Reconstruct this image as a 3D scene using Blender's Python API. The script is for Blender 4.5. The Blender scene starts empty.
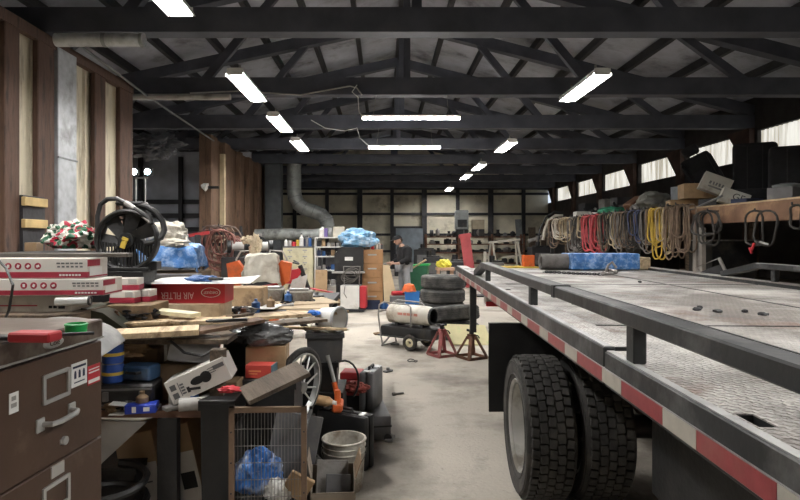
import bpy, bmesh, math, random
from mathutils import Vector, Matrix, Euler, noise
PI = math.pi
R = math.radians
C = bpy.context.scene.collection
scene = bpy.context.scene
random.seed(7)
F, CX, CY, EYE = 578.0, 384.0, 238.5, 1.55

def P(px, py, Y):
    """point seen at photo position (px,py) at distance Y down the hall"""
    return Vector(((px - CX) / F * Y, Y, EYE - (py - CY) / F * Y))

# ------------------------------------------------------------ materials
MATS = {}
def mat(name, col, rough=.6, metal=0., var=.2, scale=6., bump=.15, dirt=None, dirt_amt=.4, dirt_scale=3., emit=0., alpha=1., bscale=None, stretch=None):
    if name in MATS: return MATS[name]
    m = bpy.data.materials.new(name); m.use_nodes = True
    nt = m.node_tree; N = nt.nodes; L = nt.links
    b = N['Principled BSDF']
    b.inputs['Roughness'].default_value = rough
    b.inputs['Metallic'].default_value = metal
    tc = N.new('ShaderNodeTexCoord')
    src = tc.outputs['Object']
    if stretch:
        mp = N.new('ShaderNodeMapping'); mp.inputs['Scale'].default_value = stretch
        L.new(src, mp.inputs['Vector']); src = mp.outputs['Vector']
    n = N.new('ShaderNodeTexNoise'); n.inputs['Scale'].default_value = scale; n.inputs['Detail'].default_value = 6
    L.new(src, n.inputs['Vector'])
    r = N.new('ShaderNodeValToRGB')
    e = r.color_ramp.elements
    e[0].position = .3; e[1].position = .7
    e[0].color = tuple(max(0, c * (1 - var)) for c in col) + (1,)
    e[1].color = tuple(min(1, c * (1 + var)) for c in col) + (1,)
    L.new(n.outputs['Fac'], r.inputs['Fac'])
    out = r.outputs['Color']
    if dirt:
        n2 = N.new('ShaderNodeTexNoise'); n2.inputs['Scale'].default_value = dirt_scale; n2.inputs['Detail'].default_value = 8
        n2.inputs['Roughness'].default_value = .65
        L.new(src, n2.inputs['Vector'])
        mr = N.new('ShaderNodeMapRange'); mr.inputs['From Min'].default_value = .62 - dirt_amt * .35; mr.inputs['From Max'].default_value = .78 - dirt_amt * .3
        L.new(n2.outputs['Fac'], mr.inputs['Value'])
        mx = N.new('ShaderNodeMixRGB'); mx.inputs['Color2'].default_value = tuple(dirt) + (1,)
        L.new(mr.outputs['Result'], mx.inputs['Fac']); L.new(out, mx.inputs['Color1'])
        out = mx.outputs['Color']
    L.new(out, b.inputs['Base Color'])
    if bump:
        bp = N.new('ShaderNodeBump'); bp.inputs['Strength'].default_value = bump; bp.inputs['Distance'].default_value = .02
        nb = N.new('ShaderNodeTexNoise'); nb.inputs['Scale'].default_value = bscale or scale * 4; nb.inputs['Detail'].default_value = 5
        L.new(src, nb.inputs['Vector'])
        L.new(nb.outputs['Fac'], bp.inputs['Height']); L.new(bp.outputs['Normal'], b.inputs['Normal'])
    if emit:
        b.inputs['Emission Color'].default_value = tuple(col) + (1,)
        b.inputs['Emission Strength'].default_value = emit
    MATS[name] = m
    return m

# ------------------------------------------------------------ mesh builder
class MB:
    def __init__(s, M=None):
        s.bm = bmesh.new(); s.M = M or Matrix()
    def _fin(s, vs, M):
        bmesh.ops.transform(s.bm, matrix=s.M @ M, verts=vs)
        return s
    def box(s, c, d, rot=(0, 0, 0), bev=0., seg=1):
        g = bmesh.ops.create_cube(s.bm, size=1.)
        vs = g['verts']
        bmesh.ops.scale(s.bm, vec=Vector(d), verts=vs)
        if bev:
            es = list({e for v in vs for e in v.link_edges})
            rr = bmesh.ops.bevel(s.bm, geom=es, offset=min(bev, min(abs(x) for x in d) * .45), segments=seg, affect='EDGES', profile=.5)
            vs = list({v for f in rr['faces'] for v in f.verts})
        s._fin(vs, Matrix.Translation(Vector(c)) @ Euler(rot).to_matrix().to_4x4())
        return s
    def bx(s, a, b, bev=0.):
        a, b = Vector(a), Vector(b)
        return s.box((a + b) / 2, [abs(x) for x in (b - a)], bev=bev)
    def bar(s, p0, p1, w, h, roll=0., bev=0.):
        p0, p1 = Vector(p0), Vector(p1); d = p1 - p0
        q = d.to_track_quat('Y', 'Z').to_matrix().to_4x4()
        g = bmesh.ops.create_cube(s.bm, size=1.); vs = g['verts']
        bmesh.ops.scale(s.bm, vec=(w, d.length, h), verts=vs)
        if bev:
            es = list({e for v in vs for e in v.link_edges})
            rr = bmesh.ops.bevel(s.bm, geom=es, offset=bev, segments=1, affect='EDGES')
            vs = list({v for f in rr['faces'] for v in f.verts})
        s._fin(vs, Matrix.Translation((p0 + p1) / 2) @ q @ Matrix.Rotation(roll, 4, 'Y'))
        return s
    def cyl(s, p0, p1, r, r2=None, n=16):
        p0, p1 = Vector(p0), Vector(p1); d = p1 - p0
        g = bmesh.ops.create_cone(s.bm, cap_ends=True, segments=n, radius1=r, radius2=r if r2 is None else r2, depth=d.length)
        s._fin(g['verts'], Matrix.Translation((p0 + p1) / 2) @ d.to_track_quat('Z', 'Y').to_matrix().to_4x4())
        return s
    def ball(s, c, r, sc=(1, 1, 1), n=12):
        g = bmesh.ops.create_uvsphere(s.bm, u_segments=n, v_segments=max(6, n // 2 + 2), radius=r)
        bmesh.ops.scale(s.bm, vec=Vector(sc), verts=g['verts'])
        s._fin(g['verts'], Matrix.Translation(Vector(c)))
        return s
    def grid(s, nu, nv, fn, closeu=False, closev=False, flip=False):
        V = [[s.bm.verts.new(s.M @ Vector(fn(i / (nu if closeu else nu - 1), j / (nv if closev else nv - 1)))) for j in range(nv)] for i in range(nu)]
        for i in range(nu if closeu else nu - 1):
            for j in range(nv if closev else nv - 1):
                a, b = (i + 1) % nu, (j + 1) % nv
                q = (V[i][j], V[a][j], V[a][b], V[i][b])
                try: s.bm.faces.new(q[::-1] if flip else q)
                except ValueError: pass
        return V
    def tube(s, pts, r, n=8, closed=False, rf=None):
        pts = [Vector(p) for p in pts]; k = len(pts)
        up = Vector((0, 0, 1)); rings = []
        prev = None
        for i in range(k):
            if closed: t = pts[(i + 1) % k] - pts[i - 1]
            else: t = pts[min(i + 1, k - 1)] - pts[max(i - 1, 0)]
            t.normalize()
            if prev is None:
                a = t.orthogonal().normalized()
            else:
                a = prev - t * prev.dot(t)
                a = a.normalized() if a.length > 1e-6 else t.orthogonal().normalized()
            prev = a; b = t.cross(a)
            rr = r if rf is None else r * rf(i / max(1, k - 1))
            rings.append([s.bm.verts.new(s.M @ (pts[i] + (a * math.cos(2 * PI * j / n) + b * math.sin(2 * PI * j / n)) * rr)) for j in range(n)])
        for i in range(k if closed else k - 1):
            A, B = rings[i], rings[(i + 1) % k]
            for j in range(n):
                try: s.bm.faces.new((A[j], A[(j + 1) % n], B[(j + 1) % n], B[j]))
                except ValueError: pass
        if not closed:
            s.bm.faces.new(rings[0][::-1]); s.bm.faces.new(rings[-1])
        return s
    def lathe(s, prof, n=32, M=None, closed=False):
        """profile of (radius, z) spun about Z, then moved by M"""
        M = s.M @ (M or Matrix())
        rings = []
        for (r, z) in prof:
            rings.append([s.bm.verts.new(M @ Vector((r * math.cos(2 * PI * j / n), r * math.sin(2 * PI * j / n), z))) for j in range(n)] if r > 1e-6 else [s.bm.verts.new(M @ Vector((0, 0, z)))])
        prs = list(zip(rings, rings[1:]))
        if closed: prs.append((rings[-1], rings[0]))
        for A, B in prs:
            for j in range(n):
                q = [A[j % len(A)], A[(j + 1) % len(A)], B[(j + 1) % len(B)], B[j % len(B)]]
                u = []
                for v in q:
                    if v not in u: u.append(v)
                if len(u) > 2:
                    try: s.bm.faces.new(u)
                    except ValueError: pass
        return s
    def torus(s, c, R_, r, axis='Z', n=32, m=8, sq=1.):
        A = {'X': Matrix.Rotation(PI / 2, 4, 'Y'), 'Y': Matrix.Rotation(PI / 2, 4, 'X'), 'Z': Matrix()}[axis]
        prof = [(R_ + r * math.cos(2 * PI * i / m), r * sq * math.sin(2 * PI * i / m)) for i in range(m)]
        return s.lathe(prof, n, Matrix.Translation(Vector(c)) @ A, closed=True)
    def prism(s, poly, a, b, axis='Y'):
        """polygon (u,v) pushed from a to b along axis"""
        def pt(u, v, t):
            return {'Y': Vector((u, t, v)), 'X': Vector((t, u, v)), 'Z': Vector((u, v, t))}[axis]
        A = [s.bm.verts.new(s.M @ pt(u, v, a)) for u, v in poly]
        B = [s.bm.verts.new(s.M @ pt(u, v, b)) for u, v in poly]
        k = len(poly)
        s.bm.faces.new(A); s.bm.faces.new(B[::-1])
        for i in range(k): s.bm.faces.new((A[i], B[i], B[(i + 1) % k], A[(i + 1) % k]))
        return s
    def blob(s, c, d, seed=0, amp=.25, freq=2.2, sub=4, flat=True, rot=0.):
        g = bmesh.ops.create_icosphere(s.bm, subdivisions=sub, radius=1.)
        o = Vector((seed * 3.7, seed * 1.3, seed * 7.1))
        for v in g['verts']:
            p = v.co.copy()
            k = 1 + amp * noise.fractal(p * freq + o, .9, 2.1, 4)
            crease = abs(noise.noise(p * freq * 1.9 + o * 2))
            v.co = p * (k - amp * .5 * crease)
            if flat: v.co.z = max(v.co.z, -.72)
        bmesh.ops.scale(s.bm, vec=Vector(d) / 2, verts=g['verts'])
        s._fin(g['verts'], Matrix.Translation(Vector(c)) @ Matrix.Rotation(rot, 4, 'Z'))
        return s
    def drape(s, c, w, d, h, over=.2, seed=0, fold=.03, n=30, rot=0., lump=.02, thick=.006):
        """cloth over a w x d block of height h, hanging past the edges by over"""
        o = Vector((seed * 2.3, seed * 5.1, 0)); RM = Matrix.Translation(Vector(c)) @ Matrix.Rotation(rot, 4, 'Z')
        def f(u, v, off):
            x = (u - .5) * (w + 2 * over); y = (v - .5) * (d + 2 * over)
            ex = max(0, abs(x) - w / 2); ey = max(0, abs(y) - d / 2)
            t = min(math.hypot(ex, ey), over * 1.15)
            fo = fold * noise.noise(Vector((x * 9, y * 9, seed))) * (1 if t > 0 else .3)
            X = math.copysign(min(abs(x), w / 2 + .012 + off) + (fo + .12 * t if ex > 0 else 0), x)
            Y = math.copysign(min(abs(y), d / 2 + .012 + off) + (fo + .12 * t if ey > 0 else 0), y)
            z = h + .01 + off - t * .93 + lump * noise.fractal(Vector((x * 5, y * 5, 0)) + o, 1, 2, 3)
            return RM @ Vector((X, Y, z))
        s.grid(n, n, lambda u, v: f(u, v, thick))
        s.grid(n, n, lambda u, v: f(u, v, 0), flip=True)
        return s
    def mesh(s, name, smooth=None):
        bmesh.ops.recalc_face_normals(s.bm, faces=s.bm.faces[:])
        me = bpy.data.meshes.new(name); s.bm.to_mesh(me); s.bm.free()
        if smooth is None: smooth = 35
        if smooth:
            me.polygons.foreach_set('use_smooth', [True] * len(me.polygons))
            me.set_sharp_from_angle(angle=R(smooth))
        return me

def link(name, me, m, parent=None):
    o = bpy.data.objects.new(name, me); C.objects.link(o)
    if m: me.materials.clear(); me.materials.append(m)
    if parent: o.parent = parent
    return o
def part(name, mb, m, parent, label=None, smooth=None):
    o = link(name, mb.mesh(name, smooth), m, parent)
    if label: o['label'] = label
    return o
def tag(o, label, cat, group=None, kind=None):
    o['label'] = label; o['category'] = cat
    if group: o['group'] = group
    if kind: o['kind'] = kind
    return o
def rt(rot): return (0, 0, rot) if isinstance(rot, (int, float)) else rot
def thing(name, label, cat, loc=(0, 0, 0), rot=0., group=None):
    o = bpy.data.objects.new(name, None); C.objects.link(o)
    o.location = loc; o.rotation_euler = rt(rot); o.empty_display_size = .1
    return tag(o, label, cat, group)
def one(name, label, cat, mb, m, loc=(0, 0, 0), rot=0., group=None, smooth=None):
    o = link(name, mb.mesh(name, smooth), m); o.location = loc; o.rotation_euler = rt(rot)
    return tag(o, label, cat, group)
def struct(name, mb, m, label=None, parent=None, smooth=None):
    o = link(name, mb.mesh(name, smooth), m, parent)
    if not parent: o['kind'] = 'structure'
    if label and not parent: o['label'] = label
    return o
def dup(root, loc, rot, label=None):
    r = root.copy(); C.objects.link(r); r.location = loc; r.rotation_euler = rt(rot)
    if label: r['label'] = label
    for ch in list(root.children):
        c = ch.copy(); C.objects.link(c); c.parent = r
        for g in list(ch.children):
            d = g.copy(); C.objects.link(d); d.parent = c
    return r
def text(s, size, m, parent, M, name='lettering', ext=.0006, label=None):
    cu = bpy.data.curves.new(name, 'FONT'); cu.body = s; cu.size = size; cu.extrude = ext
    cu.align_x = 'CENTER'; cu.align_y = 'CENTER'
    t = bpy.data.objects.new(name, cu); C.objects.link(t)
    bpy.context.view_layer.update()
    me = bpy.data.meshes.new_from_object(t.evaluated_get(bpy.context.evaluated_depsgraph_get()))
    bpy.data.objects.remove(t); bpy.data.curves.remove(cu)
    me.transform(M)
    o = link(name, me, m, parent)
    if label: o['label'] = label
    return o
def skin(pts, edges, rad, sub=1):
    me = bpy.data.meshes.new('skin'); me.from_pydata([tuple(p) for p in pts], edges, [])
    o = bpy.data.objects.new('skin', me); C.objects.link(o)
    md = o.modifiers.new('s', 'SKIN')
    for i, r in enumerate(rad):
        sv = me.skin_vertices[0].data[i]; sv.radius = r if isinstance(r, tuple) else (r, r); sv.use_root = i == 0
    sb = o.modifiers.new('d', 'SUBSURF'); sb.levels = sub; sb.render_levels = sub
    bpy.context.view_layer.update()
    ev = bpy.data.meshes.new_from_object(o.evaluated_get(bpy.context.evaluated_depsgraph_get()))
    bpy.data.objects.remove(o)
    ev.polygons.foreach_set('use_smooth', [True] * len(ev.polygons))
    return ev
FRONT = Matrix.Rotation(PI / 2, 4, 'X')          # lettering that faces -Y
def Rz(a): return Matrix.Rotation(a, 4, 'Z')
def T(*a): return Matrix.Translation(Vector(a))

# palette
CONC = mat('concrete', (.46, .42, .36), .82, 0, .16, .7, .3, dirt=(.2, .178, .15), dirt_amt=.4, dirt_scale=.9, bscale=35)
nt = CONC.node_tree; b = nt.nodes['Principled BSDF']; src = b.inputs['Base Color'].links[0].from_socket
tc = [n for n in nt.nodes if n.type == 'TEX_COORD'][0]
for sc, lo, hi, col in ((3.5, .58, .74, (.2, .178, .15, 1)), (22, .6, .72, (.16, .145, .125, 1)), (9, .64, .74, (.5, .47, .42, 1))):
    n_ = nt.nodes.new('ShaderNodeTexNoise'); n_.inputs['Scale'].default_value = sc; n_.inputs['Detail'].default_value = 9; n_.inputs['Roughness'].default_value = .7
    nt.links.new(tc.outputs['Object'], n_.inputs['Vector'])
    mr = nt.nodes.new('ShaderNodeMapRange'); mr.inputs['From Min'].default_value = lo; mr.inputs['From Max'].default_value = hi; mr.inputs['To Max'].default_value = .75
    nt.links.new(n_.outputs['Fac'], mr.inputs['Value'])
    mx = nt.nodes.new('ShaderNodeMixRGB'); mx.inputs['Color2'].default_value = col; nt.links.new(mr.outputs[0], mx.inputs['Fac']); nt.links.new(src, mx.inputs['Color1']); src = mx.outputs[0]
nt.links.new(src, b.inputs['Base Color'])
BROWN = mat('brown_timber', (.105, .058, .04), .8, 0, .35, 3, .3, dirt=(.03, .018, .014), dirt_amt=.4, stretch=(4, 4, .6))
RUSTW = mat('reddish_plywood', (.15, .088, .055), .8, 0, .35, 3, .2, dirt=(.05, .03, .02), dirt_amt=.4, stretch=(3, 3, .7))
DARKST = mat('dark_steel', (.028, .028, .032), .6, .2, .3, 4, .2)
ROOFP = mat('roof_panel', (.46, .48, .55), .75, 0, .2, 2, .15, dirt=(.16, .16, .18), dirt_amt=.4, dirt_scale=1)
SIDING = mat('cream_siding', (.62, .56, .42), .6, 0, .15, 2, .05, dirt=(.2, .17, .12), dirt_amt=.3, dirt_scale=2, stretch=(3, 3, .5))
PANEL = mat('wall_panel', (.66, .62, .49), .6, 0, .15, 1.5, .05, dirt=(.3, .27, .2), dirt_amt=.3, dirt_scale=1.2)
TRUSS = mat('truss_steel', (.075, .08, .1), .7, .1, .25, 3, .1)
DARKW = mat('dark_wall', (.03, .027, .027), .85, 0, .4, 3, .2)
GALV = mat('galvanised', (.45, .47, .49), .5, .35, .18, 9, .06, dirt=(.25, .25, .25), dirt_amt=.3)
ZINC = mat('grey_zinc', (.2, .215, .215), .55, .3, .2, 6, .1)
WOOD = mat('pale_wood', (.56, .43, .27), .75, 0, .22, 5, .2, dirt=(.25, .17, .1), dirt_amt=.35, stretch=(6, .8, 6))
WOOD2 = mat('plank_wood', (.42, .31, .19), .8, 0, .28, 5, .25, dirt=(.14, .1, .065), dirt_amt=.4, stretch=(6, .8, 6))
WOODD = mat('old_wood', (.13, .095, .065), .85, 0, .35, 5, .3, dirt=(.04, .03, .025), dirt_amt=.4, stretch=(6, .8, 6))
CARD = mat('cardboard', (.44, .3, .17), .85, 0, .15, 4, .12, dirt=(.22, .14, .08), dirt_amt=.3)
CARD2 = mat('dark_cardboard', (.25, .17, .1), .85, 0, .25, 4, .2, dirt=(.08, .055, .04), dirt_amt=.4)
BLACKP = mat('black_plastic', (.011, .011, .012), .5, 0, .3, 8, .15, dirt=(.035, .032, .03), dirt_amt=.2)
BLACKM = mat('black_metal', (.022, .023, .025), .5, .3, .3, 8, .15, dirt=(.07, .06, .05), dirt_amt=.3)
RUBBER = mat('rubber', (.034, .032, .03), .8, 0, .3, 12, .2, dirt=(.07, .064, .056), dirt_amt=.34, dirt_scale=7)
WHITE = mat('white_paint', (.72, .71, .68), .55, 0, .08, 6, .06, dirt=(.4, .36, .3), dirt_amt=.25)
PAPER = mat('white_paper', (.78, .78, .76), .8, 0, .06, 6, .06)
RED = mat('red_paint', (.42, .03, .035), .5, 0, .2, 6, .08, dirt=(.15, .03, .03), dirt_amt=.25)
REDB = mat('bright_red', (.5, .03, .042), .45, 0, .12, 6, .05)
ORANGE = mat('orange_paint', (.68, .13, .03), .5, 0, .15, 6, .08, dirt=(.25, .07, .03), dirt_amt=.25)
YELLOW = mat('yellow_paint', (.72, .52, .08), .5, 0, .15, 6, .08, dirt=(.35, .25, .08), dirt_amt=.25)
GREEN = mat('green_plastic', (.02, .42, .1), .4, 0, .15, 6, .04)
BLUE = mat('blue_plastic', (.03, .1, .28), .5, 0, .2, 6, .1)
BLUET = mat('blue_tarp', (.06, .2, .52), .6, 0, .35, 9, .6, dirt=(.4, .56, .8), dirt_amt=.42, dirt_scale=17, bscale=14)
NAVY = mat('navy', (.02, .03, .07), .7, 0, .3, 6, .1)
CHROME = mat('chrome', (.72, .72, .71), .3, .65, .1, 6, .02)
STEEL = mat('worn_steel', (.3, .29, .28), .5, .5, .25, 7, .12, dirt=(.12, .09, .07), dirt_amt=.4)
RUST = mat('rust', (.16, .075, .045), .85, .1, .4, 9, .3, dirt=(.05, .03, .025), dirt_amt=.4)
GREYP = mat('grey_plastic', (.12, .12, .125), .55, 0, .2, 6, .1, dirt=(.2, .19, .17), dirt_amt=.25)
CHAR = mat('charcoal_plastic', (.07, .07, .073), .55, 0, .2, 6, .1, dirt=(.11, .1, .09), dirt_amt=.25)
LGREY = mat('light_grey', (.42, .41, .39), .6, 0, .15, 6, .1, dirt=(.2, .19, .17), dirt_amt=.35)
CANVAS = mat('off_white_cloth', (.6, .57, .5), .9, 0, .14, 8, .5, dirt=(.35, .3, .24), dirt_amt=.3, bscale=20)
GREYC = mat('grey_cloth', (.2, .19, .18), .9, 0, .3, 6, .6, dirt=(.08, .07, .065), dirt_amt=.4, bscale=14)
TAN = mat('tan_paint', (.47, .26, .12), .5, 0, .1, 5, .04, dirt=(.25, .13, .06), dirt_amt=.2)
CREAM = mat('cream_paint', (.66, .61, .42), .5, 0, .1, 5, .04, dirt=(.4, .35, .22), dirt_amt=.25)
CABB = mat('brown_cabinet_paint', (.075, .042, .028), .45, 0, .18, 5, .06, dirt=(.15, .1, .07), dirt_amt=.15, dirt_scale=6)
DRKC = mat('dark_cloth', (.01, .01, .012), .9, 0, .4, 8, .6, bscale=15)
SKIN = mat('skin', (.5, .3, .22), .55, 0, .1, 8, .05)
LAMP = 148.
# ------------------------------------------------------------ camera, world, view
cam = bpy.data.objects.new('camera', bpy.data.cameras.new('camera')); C.objects.link(cam)
cam.location = (0, 0, EYE); cam.rotation_euler = (PI / 2, 0, 0)
cam.data.sensor_width = 36; cam.data.lens = 36 * F / 800
cam.data.shift_x = 16 / 800; cam.data.shift_y = -11.5 / 800
cam.data.clip_start = .05; cam.data.clip_end = 200
scene.camera = cam
w = bpy.data.worlds.new('world'); scene.world = w; w.use_nodes = True
w.node_tree.nodes['Background'].inputs['Color'].default_value = (.75, .85, 1, 1)
w.node_tree.nodes['Background'].inputs['Strength'].default_value = 1.
vs = scene.view_settings
vs.view_transform = 'Standard'; vs.look = 'None'; vs.gamma = 1; vs.exposure = 0; vs.use_curve_mapping = False

# ------------------------------------------------------------ the setting
XR, XL, XF, YF, YB, ZE = 8.4, -4.2, -9.2, 29.6, -5., 4.45      # right wall, left partition, far left wall, far wall, back, eave
RX, RZ = .4, 6.5                                            # ridge
def roofz(x): return ZE + (RZ - ZE) * (1 - abs(x - RX) / ((XR - RX) if x > RX else (RX - XF)))
struct('floor', MB().bx((XF - .3, YB - .3, -.2), (XR + .3, YF + .3, 0)), CONC, 'stained grey concrete workshop floor')
# right wall: dark sheathing below and above a band of corrugated daylight panels
posts_y = [4.05 + 3.05 * k for k in range(-3, 9)]
m = MB(); m.bx((XR, YB, 0), (XR + .2, YF, 3.36)); m.bx((XR, YB, 3.98), (XR + .2, YF, ZE + .3))
for y in posts_y: m.bx((XR, y - .2, 3.36), (XR + .2, y + .2, 3.98))
struct('wall_right', m, DARKW, 'dark right wall below the daylight panels')
WIN = bpy.data.materials.new('daylit_fibreglass'); WIN.use_nodes = True
nt = WIN.node_tree; b = nt.nodes['Principled BSDF']
tc = nt.nodes.new('ShaderNodeTexCoord'); mp = nt.nodes.new('ShaderNodeMapping'); mp.inputs['Scale'].default_value = (1, 6, .35)
nz = nt.nodes.new('ShaderNodeTexNoise'); nz.inputs['Scale'].default_value = 2; nz.inputs['Detail'].default_value = 4
rp = nt.nodes.new('ShaderNodeValToRGB'); rp.color_ramp.elements[0].position = .34; rp.color_ramp.elements[0].color = (.4, .36, .28, 1)
rp.color_ramp.elements[1].position = .56; rp.color_ramp.elements[1].color = (1, .98, .9, 1)
nt.links.new(tc.outputs['Object'], mp.inputs['Vector']); nt.links.new(mp.outputs['Vector'], nz.inputs['Vector'])
nt.links.new(nz.outputs['Fac'], rp.inputs['Fac']); nt.links.new(rp.outputs['Color'], b.inputs['Emission Color'])
b.inputs['Emission Strength'].default_value = .85; b.inputs['Base Color'].default_value = (.5, .5, .45, 1)
for k in range(len(posts_y) - 1):
    y0, y1 = posts_y[k] + .2, posts_y[k + 1] - .2
    m = MB(); n = int((y1 - y0) / .02)
    m.grid(n, 2, lambda u, v: (XR + .1 + .018 * math.sin((y0 + u * (y1 - y0)) * 2 * PI / .15), y0 + u * (y1 - y0), 3.34 + v * .66))
    struct('window_%d' % (k + 1), m, WIN, None)
m = MB().bx((XF, YF, 0), (XR, YF + .2, 4.5)).bx((XF, YF, 4.5), (XR, YF + .2, RZ))
struct('wall_far', m, PANEL, 'cream metal panelled wall at the far end')
m = MB()
struct('wall_back', MB().bx((XF, YB - .2, 0), (XR, YB, RZ + .2)), PANEL)
struct('wall_left', MB().bx((XF - .2, YB, 0), (XF, YF, ZE + .3)), DARKW)
# far wall girts and posts
k = 0
for z in (.9, 1.75, 2.8, 3.83):
    struct('trim_%d' % (k + 1), MB().bx((XF, YF - .12, z - .06), (XR, YF - .02, z + .06)), DARKST, None); k += 1
for x in (-4.55, -2.9, -1.23, .41, 2.05, 3.75, 5.43, 7.1):
    wd = .26 if x in (2.05, 5.43, -1.23) else .18
    struct('wall_post', MB().bx((x - wd / 2, YF - .25, 0), (x + wd / 2, YF - .13, 4.4)), DARKST, None)
struct('wall_header', MB().bx((XF, YF - .3, 4.02), (XR, YF - .26, 4.5)), DARKST)
# roof
for nm, x0, x1 in (('ceiling', RX, XR + .2), ('ceiling_slope', XF - .2, RX)):
    m = MB(); m.grid(2, 2, lambda u, v: (x0 + u * (x1 - x0), YB + v * (YF - YB), roofz(min(max(x0 + u * (x1 - x0), XF), XR)) + .3))
    m.grid(2, 2, lambda u, v: (x0 + u * (x1 - x0), YB + v * (YF - YB), roofz(min(max(x0 + u * (x1 - x0), XF), XR)) + .4))
    struct(nm, m, ROOFP)
x = XF + .4
while x < XR:
    struct('roof_purlin', MB().bx((x - .05, YB, roofz(x) + .12), (x + .05, YF, roofz(x) + .29)), DARKST)
    x += 1.02
# trusses
def truss():
    m = MB(); zc = 4.05
    m.bx((XF, -.11, zc), (XR, .11, zc + .3))
    for (xa, xb) in ((XF, RX), (RX, XR)):
        m.bar((xa, 0, roofz(xa)), (xb, 0, roofz(xb)), .2, .24)
    for x in (-6.4, -3.2, 3.6, 6.4):
        x2 = x + (1.5 if x < RX else -1.5)
        m.bar((x, 0, zc + .2), (x2, 0, roofz(x2)), .1, .14); pass
    m.bar((RX, 0, zc + .2), (RX, 0, RZ), .12, .12)
    return m
t0 = None
for y in posts_y:
    if y < 0: continue
    if t0 is None:
        t0 = struct('roof_truss', truss(), TRUSS); t0.location.y = y
    else:
        o = t0.copy(); C.objects.link(o); o.location.y = y
# right wall posts with knee braces
p0 = None
for y in posts_y:
    if p0 is None:
        m = MB().bx((XR - .14, -.13, 0), (XR - .02, .13, 4.05)); 
        m.prism([(.1, 3.3), (.1, 4.05), (.75, 4.05)], XR - .13, XR - .03, 'X')
        p0 = struct('wall_post', m, mat('dark_post', (.06, .035, .028), .85, 0, .35, 4, .2)); p0.location.y = y
    else:
        o = p0.copy(); C.objects.link(o); o.location.y = y
# left partition: cream ribbed siding with proud timber posts, ends at 9.7; second run from 13.6 to 20.4
def siding(y0, y1, z1, x):
    m = MB(); n = int((y1 - y0) / .025)
    def fx(y):
        t = (y % .3) / .3
        return .025 if t < .12 or t > .88 else 0
    m.grid(n, 2, lambda u, v: (x + fx(y0 + u * (y1 - y0)), y0 + u * (y1 - y0), v * z1))
    m.bx((x - .15, y0, 0), (x - .02, y1, z1))
    return m
struct('wall_left_partition', siding(YB, 9.42, 4.03, XL), SIDING, 'cream ribbed siding of the left partition', smooth=20)
for (a, b2, mm) in ((4.6, 4.9, BROWN), (6.25, 6.51, BROWN), (6.85, 7.2, BROWN), (8.2, 8.52, BROWN), (8.98, 9.44, BROWN), (3.2, 3.5, BROWN), (1.8, 2.1, BROWN)):
    struct('wall_post', MB().bx((XL + .03, a, 0), (XL + .1, b2, 4.04), bev=.01), mm)
struct('trim_5', MB().bx((XL + .03, YB, 3.9), (XL + .12, 9.42, 4.03)), BROWN)
struct('wall_left_partition_end', MB().bx((XL - .15, 13.6, 0), (XL, 20.4, 4.03)), RUSTW)
for (a, b2) in ((13.6, 14.1), (14.75, 15.3), (16.3, 16.6), (17.4, 17.75), (18.6, 19.1), (20, 20.4)):
    struct('wall_post', MB().bx((XL + .01, a, 0), (XL + .14, b2, 4.0)), RUSTW)
struct('wall_bay', MB().bx((XF, 19.0, 0), (XL - .2, 19.2, 4.4)), mat('bay_panel', (.5, .53, .6), .7, 0, .2, 2, .1))
for i, z in enumerate((1.3, 1.85, 2.3, 2.75)):
    struct('trim_%d' % (i + 6), MB().bx((XF, 18.85, z - .07), (XL - .2, 18.98, z + .07)), DARKST)
for x in (-7.9, -6.6, -5.4):
    struct('wall_post', MB().bx((x - .06, 18.7, 0), (x + .06, 18.84, 4.2)), DARKST)
m = MB().bx((.6, YF - .32, 0), (1.98, YF - .26, 2.07))
d = struct('door_1', m, mat('blue_grey_door', (.16, .19, .22), .6, 0, .2, 3, .08), 'blue-grey door in the far wall')
part('door_frame', MB().bx((.5, YF - .34, 0), (.6, YF - .26, 2.17)).bx((1.98, YF - .34, 0), (2.08, YF - .26, 2.17)).bx((.6, YF - .34, 2.07), (1.98, YF - .26, 2.17)), DARKST, d)
part('door_handle', MB().cyl((1.85, YF - .38, 1.0), (1.85, YF - .32, 1.0), .03), CHROME, d)

# ------------------------------------------------------------ lights
EM = bpy.data.materials.new('lamp_glow'); EM.use_nodes = True
nt = EM.node_tree; nt.nodes.remove(nt.nodes['Principled BSDF']); e = nt.nodes.new('ShaderNodeEmission')
e.inputs['Color'].default_value = (1, .975, .94, 1); e.inputs['Strength'].default_value = LAMP
nt.links.new(e.outputs[0], nt.nodes['Material Output'].inputs[0])
def ceiling_light(label, loc, L=1.6, W=.17):
    t = thing('ceiling_light', label, 'light', loc, 0, 'fluorescent strip lights')
    m = MB()
    m.bx((-W / 2, -L / 2, .085), (W / 2, L / 2, .1))
    for s in (-1, 1):
        m.prism([(s * (W / 2), .09), (s * (W / 2 + .05), -.005), (s * (W / 2 + .06), -.005), (s * (W / 2 + .01), .09)], -L / 2, L / 2)
        m.bx((-W / 2 - .03, s * L / 2 - .006, -.005), (W / 2 + .03, s * L / 2 + .006, .09))
    part('housing', m, WHITE, t)
    part('diffuser', MB().bx((-W / 2 + .01, -L / 2 + .02, .042), (W / 2 - .01, L / 2 - .02, .08), bev=.01), EM, t, 'glowing white diffuser')
    part('hanger', MB().bar((0, -L / 3, .1), (0, -L / 3, .22), .03, .01).bar((0, L / 3, .1), (0, L / 3, .22), .03, .01), STEEL, t)
    return t
XLg, XRg, ZL = -2.1, 3.08, 3.86
nml = {5.2: 'nearest strip light of the left row, cut by the top edge', 8.95: 'second strip light of the left row', 11.75: 'third strip light of the left row, counted from the front', 14.5: 'farthest strip light of the left row'}
for y in (2.4,): ceiling_light('strip light of the left row overhead, near the camera', (XLg, y, ZL))
for y, l in nml.items(): ceiling_light(l, (XLg, y, ZL))
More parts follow.
